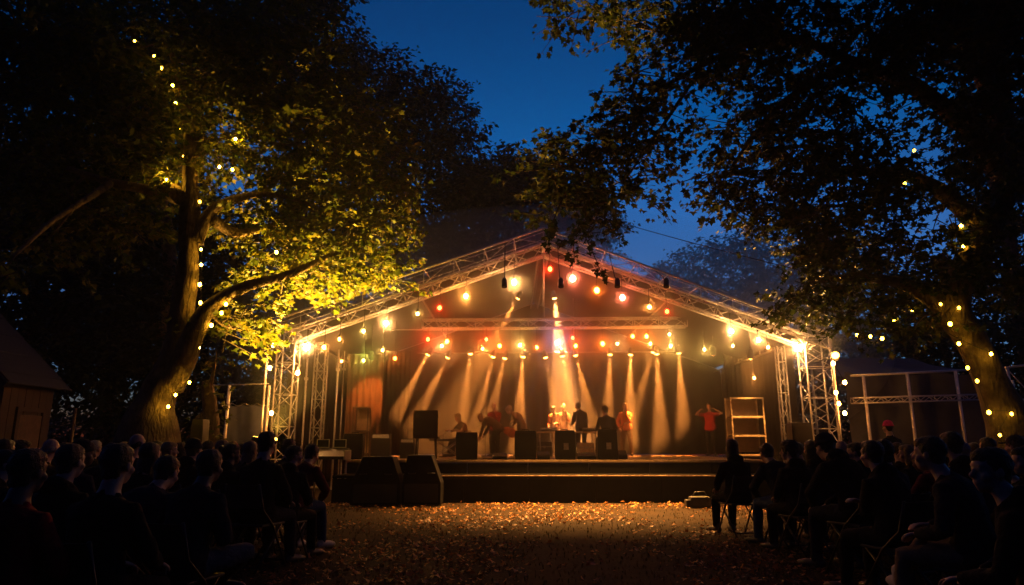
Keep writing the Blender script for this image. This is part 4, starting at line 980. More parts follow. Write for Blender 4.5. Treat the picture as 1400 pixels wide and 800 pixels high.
# audience: (photo x of the head, depth, turn, pose, scale, coat, legs, hair, hair colour, hat, short description, options)
LEFTC = [
 (45, 3.6, -24, 'upright', .98, 'red', 'black', 'short', 'dark', None, 'short-haired person in a red-shouldered jacket in the left foreground corner'),
 (165, 3.95, -26, 'upright', 1.0, 'black', 'black', 'short', 'dark', None, 'broad-backed person in a black jacket, the largest figure of the left crowd'),
 (290, 4.9, -30, 'crossed', 1.0, 'charcoal', 'grey', 'short', 'dark', None, 'person in a charcoal coat with pale crossed knees, near left'),
 (365, 7.5, -32, 'upright', 1.06, 'black', 'charcoal', 'short', 'dark', None, 'tall person in a black coat, hands on knees on the left edge of the aisle'),
 (427, 8.9, -40, 'lean', 1.05, 'maroon', 'denim', 'short', 'brown', None, 'person in a maroon sweater leaning forward, nearest the stage on the left aisle edge'),
 (207, 6.2, -28, 'upright', .97, 'black', 'black', 'long', 'brown', None, 'long-haired person behind the large black-jacketed figure'),
 (14, 5.5, -40, 'turned', .98, 'black', 'black', 'short', 'dark', None, 'person with half-lit face at the far left edge'),
 (70, 8.0, -26, 'folded', 1.03, 'brown', 'black', 'bald', 'grey', None, 'balding person standing out above the red-shouldered jacket'),
 (115, 6.6, -34, 'turned', 1.0, 'navy', 'black', 'short', 'brown', 'beanie', 'person in a dark beanie looking right towards the stage'),
 (155, 7.6, -26, 'lean', 1.04, 'black', 'black', 'curly', 'dark', None, 'curly-haired person left of the maple trunk'),
 (187, 8.4, -30, 'upright', 1.06, 'charcoal', 'black', 'bald', 'dark', None, 'tall bald person in front of the maple trunk'),
 (233, 9.3, -24, 'turned', 1.0, 'olive', 'black', 'short', 'fair', None, 'fair-haired person just right of the maple trunk'),
 (248, 10.2, -26, 'upright', .98, 'black', 'black', 'bob', 'dark', None, 'person with a dark bob in front of the tall black loudspeaker'),
 (266, 8.2, -28, 'folded', 1.02, 'black', 'navy', 'short', 'brown', 'beanie', 'person in a rolled beanie below the tall black loudspeaker'),
 (305, 9.0, -30, 'upright', 1.0, 'grey', 'black', 'short', 'fair', None, 'person in a grey coat with a rim-lit fair head behind the crossed knees'),
 (318, 7.8, -32, 'turned', .98, 'black', 'black', 'bun', 'dark', None, 'person with hair in a bun between the two largest aisle figures'),
 (333, 9.9, -28, 'lean', 1.06, 'navy', 'black', 'short', 'dark', None, 'person in a navy coat in front of the pole of the left screen fence'),
 (343, 8.7, -30, 'upright', .99, 'black', 'black', 'long', 'fair', None, 'person with long fair hair left of the tall black coat'),
 (396, 9.8, -34, 'upright', 1.02, 'charcoal', 'black', 'bob', 'brown', None, 'person with a brown bob in front of the left truss tower'),
 (404, 8.1, -34, 'turned', .96, 'black', 'black', 'short', 'dark', None, 'person looking right between the black coat and the maroon sweater'),
 (130, 10.0, -24, 'upright', 1.0, 'black', 'black', 'short', 'grey', None, 'grey-haired person in the rear rows left of the maple'),
 (90, 11.0, -24, 'folded', 1.0, 'brown', 'black', 'short', 'dark', None, 'person in a brown jacket in the rear row near the hut'),
 (30, 9.0, -28, 'turned', 1.0, 'black', 'black', 'curly', 'brown', None, 'curly-headed person in front of the hut door'),
 (215, 11.0, -26, 'upright', 1.0, 'maroon', 'black', 'long', 'dark', None, 'long dark-haired person in a maroon coat at the foot of the maple'),
 (285, 11.0, -28, 'upright', 1.0, 'olive', 'black', 'short', 'dark', 'cap', 'person in a cap and olive jacket by the left screen fence'),
 (357, 11.2, -30, 'lean', 1.04, 'black', 'black', 'short', 'brown', None, 'person in the row nearest the left tower, leaning forward'),
 (100, 4.7, -26, 'upright', 1.0, 'black', 'black', 'short', 'brown', None, 'brown-haired person between the red-shouldered jacket and the large black back'),
 (232, 5.2, -30, 'lean', 1.02, 'navy', 'black', 'short', 'dark', None, 'person in a navy coat leaning left of the crossed knees'),
 (8, 7.4, -28, 'upright', 1.0, 'charcoal', 'black', 'long', 'dark', None, 'long-haired person below the hut eave at the left edge'),
 (52, 10.2, -26, 'lean', 1.0, 'black', 'black', 'short', 'grey', 'cap', 'person in a cap in front of the hut corner'),
 (172, 10.4, -26, 'turned', 1.0, 'black', 'black', 'long', 'fair', None, 'long fair-haired person beside the base of the maple'),
 (318, 11.6, -30, 'upright', 1.0, 'navy', 'black', 'short', 'brown', None, 'person in navy against the blue-grey tarp'),
]
RIGHTC = [
 (1000, 10.2, 16, 'upright', 1.02, 'black', 'black', 'long', 'brown', None, 'long-haired person in a black coat nearest the stage on the right aisle edge'),
 (1047, 9.3, 20, 'lean', 1.06, 'charcoal', 'denim', 'short', 'dark', None, 'person in a charcoal top leaning forward right of the long-haired figure'),
 (1078, 8.6, 22, 'turnedl', 1.0, 'black', 'black', 'curly', 'brown', None, 'curly-haired person in front of the narrow lattice tower'),
 (1128, 7.5, 26, 'lean', 1.14, 'black', 'charcoal', 'short', 'dark', 'beanie', 'bulky person in a black hooded coat stooping forward beside the right aisle'),
 (1150, 9.3, 24, 'upright', 1.0, 'brown', 'black', 'bald', 'grey', None, 'balding person in a brown jacket in front of the right tower'),
 (1168, 8.4, 28, 'turnedl', .99, 'black', 'black', 'short', 'dark', None, 'short-haired person looking left behind the hooded coat'),
 (1205, 7.2, 30, 'upright', .98, 'navy', 'black', 'curly', 'dark', None, 'curly dark-haired person in a navy coat below the pink beanie'),
 (1238, 9.0, 28, 'turnedl', .97, 'black', 'black', 'long', 'fair', None, 'person with long fair hair behind the tan-trousered man'),
 (1225, 10.3, 26, 'upright', .98, 'black', 'black', 'bun', 'brown', None, 'person with a bun near the foot of the first tent pole'),
 (1268, 5.0, 42, 'crossed', 1.03, 'charcoal', 'tan', 'short', 'brown', None, 'man in a charcoal shirt and tan trousers, one leg crossed over the other'),
 (1300, 6.8, 32, 'upright', 1.05, 'black', 'black', 'short', 'dark', None, 'person in a black jacket just behind the tan-trousered man, to his right'),
 (1312, 8.3, 30, 'folded', 1.0, 'olive', 'black', 'short', 'grey', None, 'grey-haired person in an olive jacket near the middle tent pole'),
 (1348, 3.6, 48, 'turnedl', 1.0, 'black', 'grey', 'short', 'dark', None, 'largest figure of the right crowd, in profile with grey trousers'),
 (1350, 9.6, 30, 'upright', 1.03, 'black', 'black', 'bob', 'dark', None, 'person with a dark bob left of the fairy-lit right trunk'),
 (1388, 7.6, 34, 'upright', 1.03, 'black', 'black', 'short', 'brown', 'cap', 'person in a cap at the right edge below the fairy-lit trunk'),
 (1256, 7.9, 30, 'lean', 1.0, 'maroon', 'black', 'short', 'dark', None, 'person in a maroon sweater hunched behind the tan-trousered man'),
 (1282, 10.6, 28, 'upright', 1.0, 'black', 'black', 'short', 'brown', 'beanie', 'person in a beanie under the bright truss of the tarp tent'),
 (1397, 5.6, 40, 'turnedl', 1.0, 'navy', 'black', 'long', 'dark', None, 'long-haired person cut by the right edge of the picture'),
 (1185, 11.0, 22, 'upright', 1.0, 'grey', 'black', 'short', 'fair', None, 'fair-haired person in a grey coat right of the right tower'),
 (1122, 10.6, 20, 'folded', .96, 'black', 'black', 'bob', 'brown', None, 'person with a brown bob at the foot of the right tower'),
 (1090, 11.4, 18, 'upright', .98, 'olive', 'black', 'short', 'dark', None, 'person in an olive jacket in front of the dark cabinet by the right tower'),
 (1330, 11.0, 28, 'upright', .98, 'brown', 'black', 'long', 'brown', None, 'long brown-haired person in the rear row below the third tent pole'),
 (1190, 6.1, 30, 'folded', 1.0, 'black', 'black', 'short', 'dark', None, 'person with folded arms left of the tan-trousered man'),
 (1365, 5.9, 38, 'lean', 1.02, 'black', 'black', 'short', 'dark', None, 'hunched person behind the largest figure of the right crowd'),
 (1108, 9.4, 22, 'upright', 1.0, 'black', 'black', 'long', 'dark', None, 'long dark-haired person just left of the hooded coat'),
 (1210, 11.8, 24, 'lean', 1.0, 'charcoal', 'black', 'short', 'grey', 'cap', 'person in a cap under the left end of the tent rail'),
 (1262, 9.0, 28, 'turnedl', 1.0, 'brown', 'black', 'bob', 'brown', None, 'person with a brown bob under the second tent pole'),
]
def cut(d):
    w = d.replace(',', '').split()[:11]
    while w[-1] in ('the', 'a', 'of', 'in', 'and', 'with', 'to', 'on', 'at', 'by', 'his', 'behind', 'below', 'beside', 'left', 'right', 'between', 'near', 'nearest', 'dark', 'tall', 'largest', 'just', 'from', 'standing', 'first', 'middle', 'second', 'one', 'over', 'tan-trousered', 'black', 'screen', 'largest', 'two', 'truss', 'narrow', 'large', 'black-jacketed', 'stooping'): w.pop()
    return ' '.join(w)
for side, lst in (('left', LEFTC), ('right', RIGHTC)):
    for (px, Y, rz, pose, sc, coat, legs, hair, hc_, hat, desc) in lst:
        key = (pose, coat in ('black',) and px % 2 == 0)
        fig = get_fig(key, hood=key[1], **POSES[pose])
        if side == 'left': rz = rz * .45
        elif px not in (1268, 1348, 1397): rz = rz * .7
        sc *= .915 if Y < 6 and px != 1268 else .955
        rzr = R(rz)
        off = Matrix.Rotation(rzr, 3, 'Z') @ (fig['hc'] * sc)          # seat placed so the head stands where it is seen
        h = P(px, 616, Y); loc = V((h.x - off.x, Y - off.y, 0))
        person(fig, desc, loc, rzr, coat, legs, hair, hc_, hat, 'charcoal', 'skin2' if px % 7 == 3 else 'skin', sc, 'spectators seated on the ' + side, MPALE if px in (427, 1268) else None)
        c = Matrix.Rotation(rzr, 3, 'Z') @ V((0, 0, 0))
        chair(loc, rzr, 'folding chair under the ' + cut(desc), sc)
        if sc != 1: pass
# standing onlooker with a pink hat behind the right crowd
STAND = dict(pelvis=(0, 0, .93), lean=.0, slump=.12, feet=[(-.11, .02, .085), (.12, -.03, .085)], knees=[(0, 1, 0), (0, 1, 0)])
def stand(**kw): d = dict(STAND); d.update(kw); return d
HANG = [(-.25, .06, .80), (.25, .06, .80)]
f = get_fig('stand', **stand(hands=HANG, elbows=[(-.3, -1, 0), (.3, -1, 0)]))
p = P(1219, 600, 13.5); person(f, 'person standing in a bright pink beanie behind the right crowd', (p.x, 13.5, 0), R(20), 'black', 'black', 'short', 'dark', 'beanie', 'pink', scale=.97)

# performers on the stage
def perf(px, Y, rz, key, kw, coat, legs, hair, hairc, label, hat=None, hatc='black', sc=1.0, z=DZ, skin='skin'):
    fig = get_fig(key, **kw); q = P(px, 600, Y)
    off = Matrix.Rotation(R(rz), 3, 'Z') @ (V((fig['hc'].x, fig['hc'].y, 0)) * sc)
    return person(fig, label, (q.x - off.x, Y - off.y, z), R(rz), coat, legs, hair, hairc, hat, hatc, skin, sc, 'musicians on the stage')
perf(625, 21.9, 120, 'keys', dict(lean=.15, slump=.4, hands=[(-.2, .50, .80), (.2, .50, .80)], elbows=[(-.8, -.4, -.6), (.8, -.4, -.6)], feet=SITFEET, pitch=.3, bare_arms=True), 'tan', 'black', 'short', 'fair', 'musician seated at the keyboard on the left of the stage')
perf(657, 21.6, 75, 'bend', stand(pelvis=(0, 0, .86), lean=.7, slump=.7, hands=[(-.12, .55, .62), (.14, .5, .66)], elbows=[(-1, -.2, 0), (1, -.2, 0)], pitch=.6, feet=[(-.12, -.05, .085), (.14, .2, .085)]), 'brown', 'black', 'short', 'fair', 'stooping musician bent over between the keyboard and the red-shirted singer')
perf(675, 22.4, 170, 'sing', stand(lean=.06, slump=.3, hands=[(-.06, .27, 1.36), (.20, .12, .86)], elbows=[(-.4, -.2, -1), (.4, -1, -.2)], yaw=.25, feet=[(-.13, .10, .085), (.12, -.08, .085)]), 'red', 'black', 'bald', 'dark', 'bald musician in a red shirt standing behind the microphone', sc=.98)
perf(696, 22.3, 80, 'guitar', stand(lean=.28, slump=.75, hands=[(-.22, .22, 1.02), (.30, .34, 1.12)], elbows=[(-1, -.5, 0), (1, -.4, -.4)], pitch=.7, feet=[(-.14, .06, .085), (.16, -.08, .085)]), 'tan', 'brown', 'curly', 'fair', 'guitarist with golden-lit hair bowing his head beside the first centre monitor')
perf(757, 23.5, 160, 'perc', stand(lean=.22, slump=.55, hands=[(-.13, .44, 1.06), (.16, .40, .98)], elbows=[(-.35, -.8, -.6), (.35, -.8, -.6)], pitch=.35, yaw=-.3), 'orange', 'brown', 'short', 'brown', 'left of two orange-shirted musicians playing behind the long table')
perf(772, 23.4, 190, 'sing', STAND, 'orange', 'brown', 'bald', 'fair', 'right of two orange-shirted musicians behind the long table')
perf(791, 22.5, 20, 'lookdown', stand(lean=.1, slump=.5, hands=[(-.18, .36, 1.02), (.20, .38, 1.0)], elbows=[(-.4, -.9, -.4), (.4, -.9, -.4)], pitch=.4), 'charcoal', 'black', 'short', 'dark', 'musician in a dark top and cap working at the middle of the long table', hat='cap', hatc='charcoal')
perf(828, 19.2, 8, 'drum', dict(pelvis=(0, 0, .62), lean=.1, slump=.35, hands=[(-.14, .40, .90), (.18, .36, .84)], elbows=[(-.4, -.8, -.5), (.4, -.8, -.5)], feet=[(-.2, .40, .085), (.2, .40, .085)], pitch=.25, yaw=.2), 'charcoal', 'black', 'short', 'brown', 'musician in a knitted cap seated with back turned behind the rightmost monitor', hat='beanie', hatc='brown')
perf(856, 23.0, 165, 'horn', stand(lean=.08, hands=[(-.05, .30, 1.30), (.20, .10, .90)], elbows=[(-.4, -.3, -1), (.7, -.8, 0)], yaw=.45, slump=.35, feet=[(-.16, .1, .085), (.16, -.1, .085)]), 'orange', 'brown', 'short', 'fair', 'orange-shirted musician standing right of the table, one hand raised to his chin')
perf(972, 23.4, 150, 'dance', stand(hands=[(-.26, .26, 1.52), (.26, .26, 1.50)], elbows=[(-1, -.2, -.3), (1, -.2, -.3)], lean=-.03, yaw=.3, bare_arms=True), 'red', 'black', 'long', 'dark', 'woman in a red top with both hands raised by the right wing curtain', sc=.99)

bpy.data.scenes.remove(TS)
bpy.data.batch_remove(TRASH)

# ------------------------------------------------------------------ stage gear
def cabinet(name, label, cat, px0, px1, pyt, pyb, Y, z, depth=.5, group=None, bulge=.02, taper=0.0, plate=False, tilt=0.0, rz=0.0, handle=True):
    a = P(px0, (pyt + pyb) / 2, Y); b = P(px1, (pyt + pyb) / 2, Y); top = P((px0 + px1) / 2, pyt, Y).z
    wd = b.x - a.x; h = top - z; c = V(((a.x + b.x) / 2, Y, z))
    root = thing(name, label, cat, c, group)
    n = 8; vs = []; rows_ = 9
    def prof(t):  # half width along the height
        return wd / 2 * (1 - taper * t) * (1 + bulge * math.sin(math.pi * t)) - (.012 if t in (0, 1) else 0)
    secs = []
    for j in range(rows_):
        t = j / (rows_ - 1); hw = prof(t)
        dz = h * t
        secs.append([(-hw, 0 + tilt * dz), (hw, 0 + tilt * dz), (hw * .82, depth + tilt * dz * .2), (-hw * .82, depth + tilt * dz * .2)])
    m = MB(); vs = []
    for j, q in enumerate(secs):
        for x, y in q: vs.append((c.x + x, Y + y, z + h * j / (rows_ - 1)))
    fs = []
    for j in range(rows_ - 1):
        for k in range(4): fs.append((j * 4 + k, j * 4 + (k + 1) % 4, (j + 1) * 4 + (k + 1) % 4, (j + 1) * 4 + k))
    fs += [(3, 2, 1, 0), tuple((rows_ - 1) * 4 + k for k in range(4))]
    m.add(vs, fs); o = m.build('cabinet', M['black'], root)
    bv = o.modifiers.new('bevel', 'BEVEL'); bv.width = .012; bv.segments = 2; bv.limit_method = 'ANGLE'; bv.angle_limit = R(50)
    g = MB(); gv = []; ng = 7
    for j in range(ng + 1):
        t = .08 + .84 * j / ng; hw = prof(t) - .04
        for i in range(5): gv.append((c.x - hw + 2 * hw * i / 4, Y - .018 - .014 * math.sin(math.pi * i / 4) + tilt * h * t, z + h * t))
    gf = [(j * 5 + i, j * 5 + i + 1, (j + 1) * 5 + i + 1, (j + 1) * 5 + i) for j in range(ng) for i in range(4)]
    g.add(gv, gf, True); g.build('grille', M['grille'], root)
    if plate:
        pl = MB(); pl.box((c.x + .02, Y - .04 + tilt * h * .45, z + h * .45), (.12, .006, .16)); pl.build('badge', M['steel'], root)
    if handle:
        hd = MB(); hd.tube([V((c.x - .09, Y + depth * .5, z + h)), V((c.x - .08, Y + depth * .5, z + h + .03)), V((c.x + .08, Y + depth * .5, z + h + .03)), V((c.x + .09, Y + depth * .5, z + h))], .01, 6); hd.build('handle', M['blackmetal'], root)
    return root
GM = 'monitor boxes along the front of the stage'
cabinet('monitor_speaker', 'upright black monitor box at the front of the stage, left of the other three', 'speaker', 623, 653, 591, 630, 17.2, DZ, .5, GM, 0)
cabinet('monitor_speaker', 'black monitor box with bulging sides in front of the guitarist', 'speaker', 704, 733, 589, 629, 17.2, DZ, .5, GM, .05)
cabinet('monitor_speaker', 'black monitor box with a small badge standing before the long table', 'speaker', 758.5, 787, 588.5, 629, 17.2, DZ, .5, GM, .0, .02, True)
cabinet('monitor_speaker', 'tapered black monitor box with a badge in front of the seated musician', 'speaker', 817, 845, 587, 627, 17.25, DZ, .45, GM, .0, .08, True)
cabinet('stage_speaker', 'bulging dark loudspeaker beside the brown curtain at the left end of the stage', 'speaker', 469, 495, 593, 629, 17.6, DZ, .5, None, .06)
cabinet('stage_speaker', 'dark cabinet standing at the foot of the narrow right lattice tower', 'speaker', 1084, 1112, 578, 622, 17.4, 0.6, .5, None, .0)
m = MB(); a = P(1098, 600, 17.4); m.box((a.x, 17.65, .57), (.62, .55, .05), bev=.01)
for sx in (-.26, .26):
    for sy in (-.2, .2): m.tube([(a.x + sx, 17.65 + sy, 0), (a.x + sx, 17.65 + sy, .55)], .02, 6)
tag(m.build('speaker_plinth', M['blackmetal']), 'low black stand under the dark cabinet by the right tower', 'stand')
# tall PA column by the maple
cabinet('column_speaker', 'tall round-topped black loudspeaker standing beyond the left crowd', 'speaker', 258, 276, 573, 640, 13.6, .35, .35, None, .05, .1)
m = MB(); a = P(267, 600, 13.6); m.tube([(a.x, 13.78, 0), (a.x, 13.78, .36)], .05, 8); m.box((a.x, 13.78, .015), (.5, .5, .03)); m.box((a.x, 13.78, .345), (.3, .3, .02))
tag(m.build('speaker_plinth', M['blackmetal']), 'short black stand under the tall round-topped loudspeaker', 'stand')
# square speaker on its stand
cabinet('square_speaker', 'large square black loudspeaker raised on a stand at the left of the stage', 'speaker', 564.5, 599, 561, 598, 18.2, P(580, 598, 18.2).z, .4, None, 0, handle=False)
a = P(582, 598, 18.2); st_ = thing('speaker_stand', 'dark four-legged stand carrying the square loudspeaker', 'stand', (a.x, 18.4, DZ))
for sx in (-.26, .26):
    for sy in (.05, .36):
        m = MB(); m.tube([(a.x + sx, 18.2 + sy, DZ), (a.x + sx * .9, 18.2 + sy, a.z - .03)], .018, 6); m.build('leg', M['blackmetal'], st_)
m = MB(); m.box((a.x, 18.4, a.z - .016), (.66, .42, .03)); m.build('shelf', M['blackmetal'], st_)
# wedges on the floor
def wedge(px0, px1, pyt, Y, label, paleTop=False):
    a = P(px0, 624, Y); b = P(px1, 624, Y); h = P(px0, pyt, Y).z - DZ; w_ = b.x - a.x; c = V(((a.x + b.x) / 2, Y, DZ))
    root = thing('floor_monitor', label, 'floor monitor', c, 'wedge monitors on the deck')
    m = MB(); d = .36; y0 = Y
    prof = [(0, 0), (d, 0), (d, h), (d * .62, h), (0, h * .42)]
    vs = [(c.x + s * w_ / 2, y0 + y, DZ + z) for s in (-1, 1) for y, z in prof]; n = 5
    m.add(vs, [tuple(range(4, -1, -1)), tuple(range(5, 10))] + [(k, (k + 1) % n, n + (k + 1) % n, n + k) for k in range(n)])
    o = m.build('cabinet', M['black'], root); bv = o.modifiers.new('b', 'BEVEL'); bv.width = .01; bv.segments = 2
    g = MB(); sl = V((0, d * .62, h * .58)).normalized(); nr = V((0, -sl.z, sl.y)); mid = V((c.x, y0 + d * .31, DZ + h * .71))
    Rm = Matrix((V((1, 0, 0)), sl, nr)).transposed(); g.box(mid + nr * .005, (w_ * .85, d * .62, .014), Rm); g.build('grille', M['grille'], root)
    return root
wedge(673, 693, 620, 17.4, 'low wedge floor monitor between the left two monitor boxes')
wedge(735, 752, 617, 17.4, 'small wedge floor monitor left of the badge-fronted box before the table')
wedge(790, 815, 619, 17.5, 'long low wedge floor monitor in front of the right part of the table')
wedge(846, 858, 616, 17.7, 'small wedge floor monitor at the right of the tapered box')
# amps and table on the left
def amp(px0, px1, pyt, Y, label):
    a = P(px0, 610, Y); b = P(px1, 610, Y); top = P(px0, pyt, Y).z; w_ = b.x - a.x; c = V(((a.x + b.x) / 2, Y, DZ))
    root = thing('amplifier', label, 'amplifier', c, 'amplifiers on the left of the stage'); h = top - DZ
    m = MB(); m.box((c.x, Y + .15, DZ + h * .38), (w_, .32, h * .76), bev=.015); m.build('cabinet', M['black'], root)
    m = MB(); m.box((c.x, Y + .15, DZ + h * .885), (w_ * .97, .28, h * .225), bev=.012); m.build('head', M['blackmetal'], root)
    m = MB(); m.box((c.x, Y + .002, DZ + h * .89), (w_ * .86, .012, h * .15)); m.build('control_panel', M['white'], root)
    m = MB(); m.box((c.x, Y - .014, DZ + h * .36), (w_ * .9, .012, h * .62)); m.build('grille', M['grille'], root)
amp(507, 533, 593, 19.8, 'amplifier with a pale control strip right of the bulging loudspeaker')
amp(547, 566, 600, 19.0, 'small amplifier beside the square loudspeaker stand')
# storage stack with lit shelf (left, behind the bulging speaker)
def rack(name, label, px0, px1, pyt, Y, levels, z, mt_f, depth=.55, panels=True, rz=0.0, pybot=None):
    a = P(px0, 590, Y); b = P(px1, 590, Y); top = P((px0 + px1) / 2, pyt, Y).z; w_ = b.x - a.x; c = V(((a.x + b.x) / 2, Y, z)); h = top - z
    root = thing(name, label, 'shelf rack', c)
    for sx in (-1, 1):
        for sy in (0, depth):
            m = MB(); m.box((c.x + sx * (w_ / 2 - .02), Y + sy, z + h / 2), (.04, .04, h), bev=.006); m.build('post', M[mt_f], root)
    for k in range(levels):
        zz = z + .06 + (h - .09) * k / (levels - 1)
        m = MB(); m.box((c.x, Y + depth / 2, zz), (w_ - .085, depth - .045, .035)); m.build('shelf', M['wood'], root)
        m = MB(); m.box((c.x, Y - .002, zz), (w_ - .085, .03, .06), bev=.006); m.build('shelf_edge', M[mt_f], root)
    if panels:
        m = MB(); m.box((c.x, Y + depth + .03, z + h * .53), (w_ - .02, .012, h * .9)); m.build('back_panel', M['panel'], root)
    return root
rack('shelf_rack', 'open rack with pale shelf edges and lit back at the right of the stage', 1001, 1047, 543, 20.6, 4, DZ, 'edge')
rack('shelf_rack', 'small rack with one bright shelf against the brown curtain', 481, 503, 556, 20.6, 3, DZ, 'wood', .4)
# long table with gear
tY = 21.6; a = P(735, 596, tY); b = P(816, 596, tY); tz = DZ + .74
tb = thing('stage_table', 'long folding table with pale edge across the middle of the stage', 'table', ((a.x + b.x) / 2, tY, DZ))
m = MB(); m.box(((a.x + b.x) / 2, tY + .35, tz), (b.x - a.x, .75, .04), bev=.008); m.build('tabletop', M['edge'], tb)
for xx in (a.x + .08, b.x - .08):
    for yy_ in (tY + .06, tY + .64):
        m = MB(); m.tube([(xx, yy_, DZ), (xx, yy_, tz - .02)], .02, 7); m.build('leg', M['steel'], tb)
for xx in (a.x + (b.x - a.x) * .37, a.x + (b.x - a.x) * .62):
    m = MB(); m.box((xx, tY + .3, (DZ + tz) / 2), (.14, .3, tz - DZ - .05)); m.build('pedestal', M['black'], tb)
def mixer(px, wd, label, Y=tY + .3, z=tz + .02):
    c = P(px, 590, Y); c.z = z; root = thing('mixing_desk', label, 'mixer', c, None)
    m = MB(); vs = [(c.x + s * wd / 2, Y + y, z + h) for s in (-1, 1) for y, h in ((-.2, 0), (.2, 0), (.2, .12), (-.2, .05))]
    m.add(vs, [(3, 2, 1, 0), (4, 5, 6, 7), (0, 1, 5, 4), (1, 2, 6, 5), (2, 3, 7, 6), (3, 0, 4, 7)]); m.build('case', M['blackmetal'], root)
    kb = MB()
    for i in range(int(wd / .06)):
        for j in range(4): kb.lathe((c.x - wd / 2 + .05 + i * .06, Y - .14 + j * .09, z + .055 + (.06 + j * .09) * .175), (0, 0, 1), [(0, .012), (.02, .010)], 7)
    tag(kb.build('knobs', M['white'], root), kind='stuff')
mixer(750, .5, 'small mixing desk on the left part of the long table'); mixer(806, .42, 'small mixing desk at the right end of the long table')
# clutter under the table
for px, wd, h_, mt_, lb_ in ((744, .5, .45, 'black', 'dark flight case under the left part of the long table'), (768, .4, .5, 'wood', 'brown case under the middle of the long table'), (801, .5, .42, 'edge', 'pale crate under the right part of the long table')):
    c = P(px, 610, tY + .35); root = thing('flight_case', lb_, 'case', (c.x, tY + .4, DZ), 'cases under the table')
    m = MB(); m.box((c.x, tY + .4, DZ + h_ / 2), (wd, .4, h_), bev=.012); m.build('shell', M[mt_], root)
    m = MB()
    for sx in (-1, 1):
        m.box((c.x + sx * (wd / 2 - .01), tY + .19, DZ + h_ / 2), (.03, .03, h_ + .006))
    m.box((c.x, tY + .19, DZ + h_ * .66), (wd - .03, .022, .03)); m.build('metal_trim', M['steel'], root)
    m = MB(); m.box((c.x, tY + .175, DZ + h_ * .64), (.07, .03, .07)); m.build('latch', M['steel'], root)
# keyboard on an X stand
c = P(612, 600, 21.4); kz = P(612, 603, 21.4).z
kb = thing('keyboard', 'electric keyboard angled in front of the seated musician', 'keyboard', (c.x, 21.4, kz))
Rk = Matrix.Rotation(R(28), 3, 'Z')
m = MB(); m.box((c.x, 21.4, kz + .03), (1.1, .3, .07), Rk, bev=.012); m.build('body', M['blackmetal'], kb)
m = MB(); m.box(V((c.x, 21.4, kz + .069)) + Rk @ V((0, .05, 0)), (1.0, .14, .012), Rk); m.build('keys', M['white'], kb)
m = MB()
for sy in (-.1, .1):
    for sg in (-1, 1): m.tube([V((c.x, 21.4, 0)) + Rk @ V((sg * .38, sy, 0)) + V((0, 0, DZ + .01)), V((c.x, 21.4, 0)) + Rk @ V((-sg * .34, sy, 0)) + V((0, 0, kz - .005))], .016, 6)
tag(m.build('keyboard_stand', M['steel']), 'folding X stand under the electric keyboard', 'keyboard stand')
# stool of the keyboard player, and of the seated drummer
def stool(loc, h, label):
    root = thing('stool', label, 'stool', loc, 'stools on the stage'); x, y, z = loc
    m = MB(); m.lathe((x, y, z + h - .07), (0, 0, 1), [(0, .15), (.02, .17), (.06, .17), (.075, .15)], 18); m.build('seat', M['black'], root)
    for k in range(3):
        a_ = 2.1 * k + .4; m = MB(); m.tube([(x, y, z + h * .55), (x + .22 * math.cos(a_), y + .22 * math.sin(a_), z + .012)], .012, 6); m.build('leg', M['steel'], root)
    m = MB(); m.tube([(x, y, z + h * .4), (x, y, z + h - .06)], .018, 8); m.build('post', M['steel'], root)
for o in [q for q in COL.objects if q.name.startswith('person') and 'seated' in q.get('label', '') and q.location.z > .5]:
    stool((o.location.x, o.location.y, DZ), .45 if 'keyboard' in o['label'] else .52, 'round black stool under the ' + ('keyboard player' if 'keyboard' in o['label'] else 'musician in the knitted cap'))
# microphone stands
def mic(px, pyt, Y, label, lean=.1):
    a = P(px, pyt, Y); root = thing('microphone_stand', label, 'microphone stand', (a.x, Y, DZ), 'microphone stands')
    m = MB(); m.tube([(a.x, Y, DZ + .02), (a.x, Y, a.z - .1)], .011, 6); m.build('post', M['blackmetal'], root)
    m = MB(); m.lathe((a.x, Y, DZ), (0, 0, 1), [(0, .13), (.02, .13), (.03, .03)], 14); m.build('base', M['blackmetal'], root)
    m = MB(); m.tube([(a.x - .3, Y + .03, a.z - .22), (a.x, Y, a.z - .1), (a.x + lean, Y - .02, a.z - .03)], .008, 6); m.build('boom', M['blackmetal'], root)
    m = MB(); q = V((a.x + lean, Y - .02, a.z - .03)); m.tube([q, q + V((.1, .04, .03))], [.013, .016], 8); m.ell(q + V((.125, .05, .038)), (.03, .03, .03), None, 10, 8); m.build('microphone', M['steel'], root)
mic(664, 574, 21.9, 'microphone stand in front of the bald singer', .12)
mic(606, 590, 21.0, 'microphone stand beside the keyboard', .1); mic(851, 578, 21.6, 'microphone stand beside the orange-clad musician', .05)
# guitar of the guitarist
gq = P(700, 592, 22.05); gu = thing('guitar', 'electric guitar held across the body of the bowing guitarist', 'guitar', gq)
dv = V((-.85, -.1, .38)).normalized(); nv = V((0, -1, 0)); nv = (nv - dv * nv.dot(dv)).normalized(); sv = dv.cross(nv)
Rg = Matrix((sv, dv, nv)).transposed()
m = MB(); m.ell(gq, (.16, .17, .03), Rg, 16, 8); m.ell(gq + dv * .17, (.12, .12, .03), Rg, 16, 8); m.build('body', MC['orange'], gu)
m = MB(); m.box(gq + dv * .55 + nv * .02, (.05, .62, .022), Rg); m.box(gq + dv * .9 + nv * .02, (.08, .14, .018), Rg); m.build('neck', M['wood'], gu)
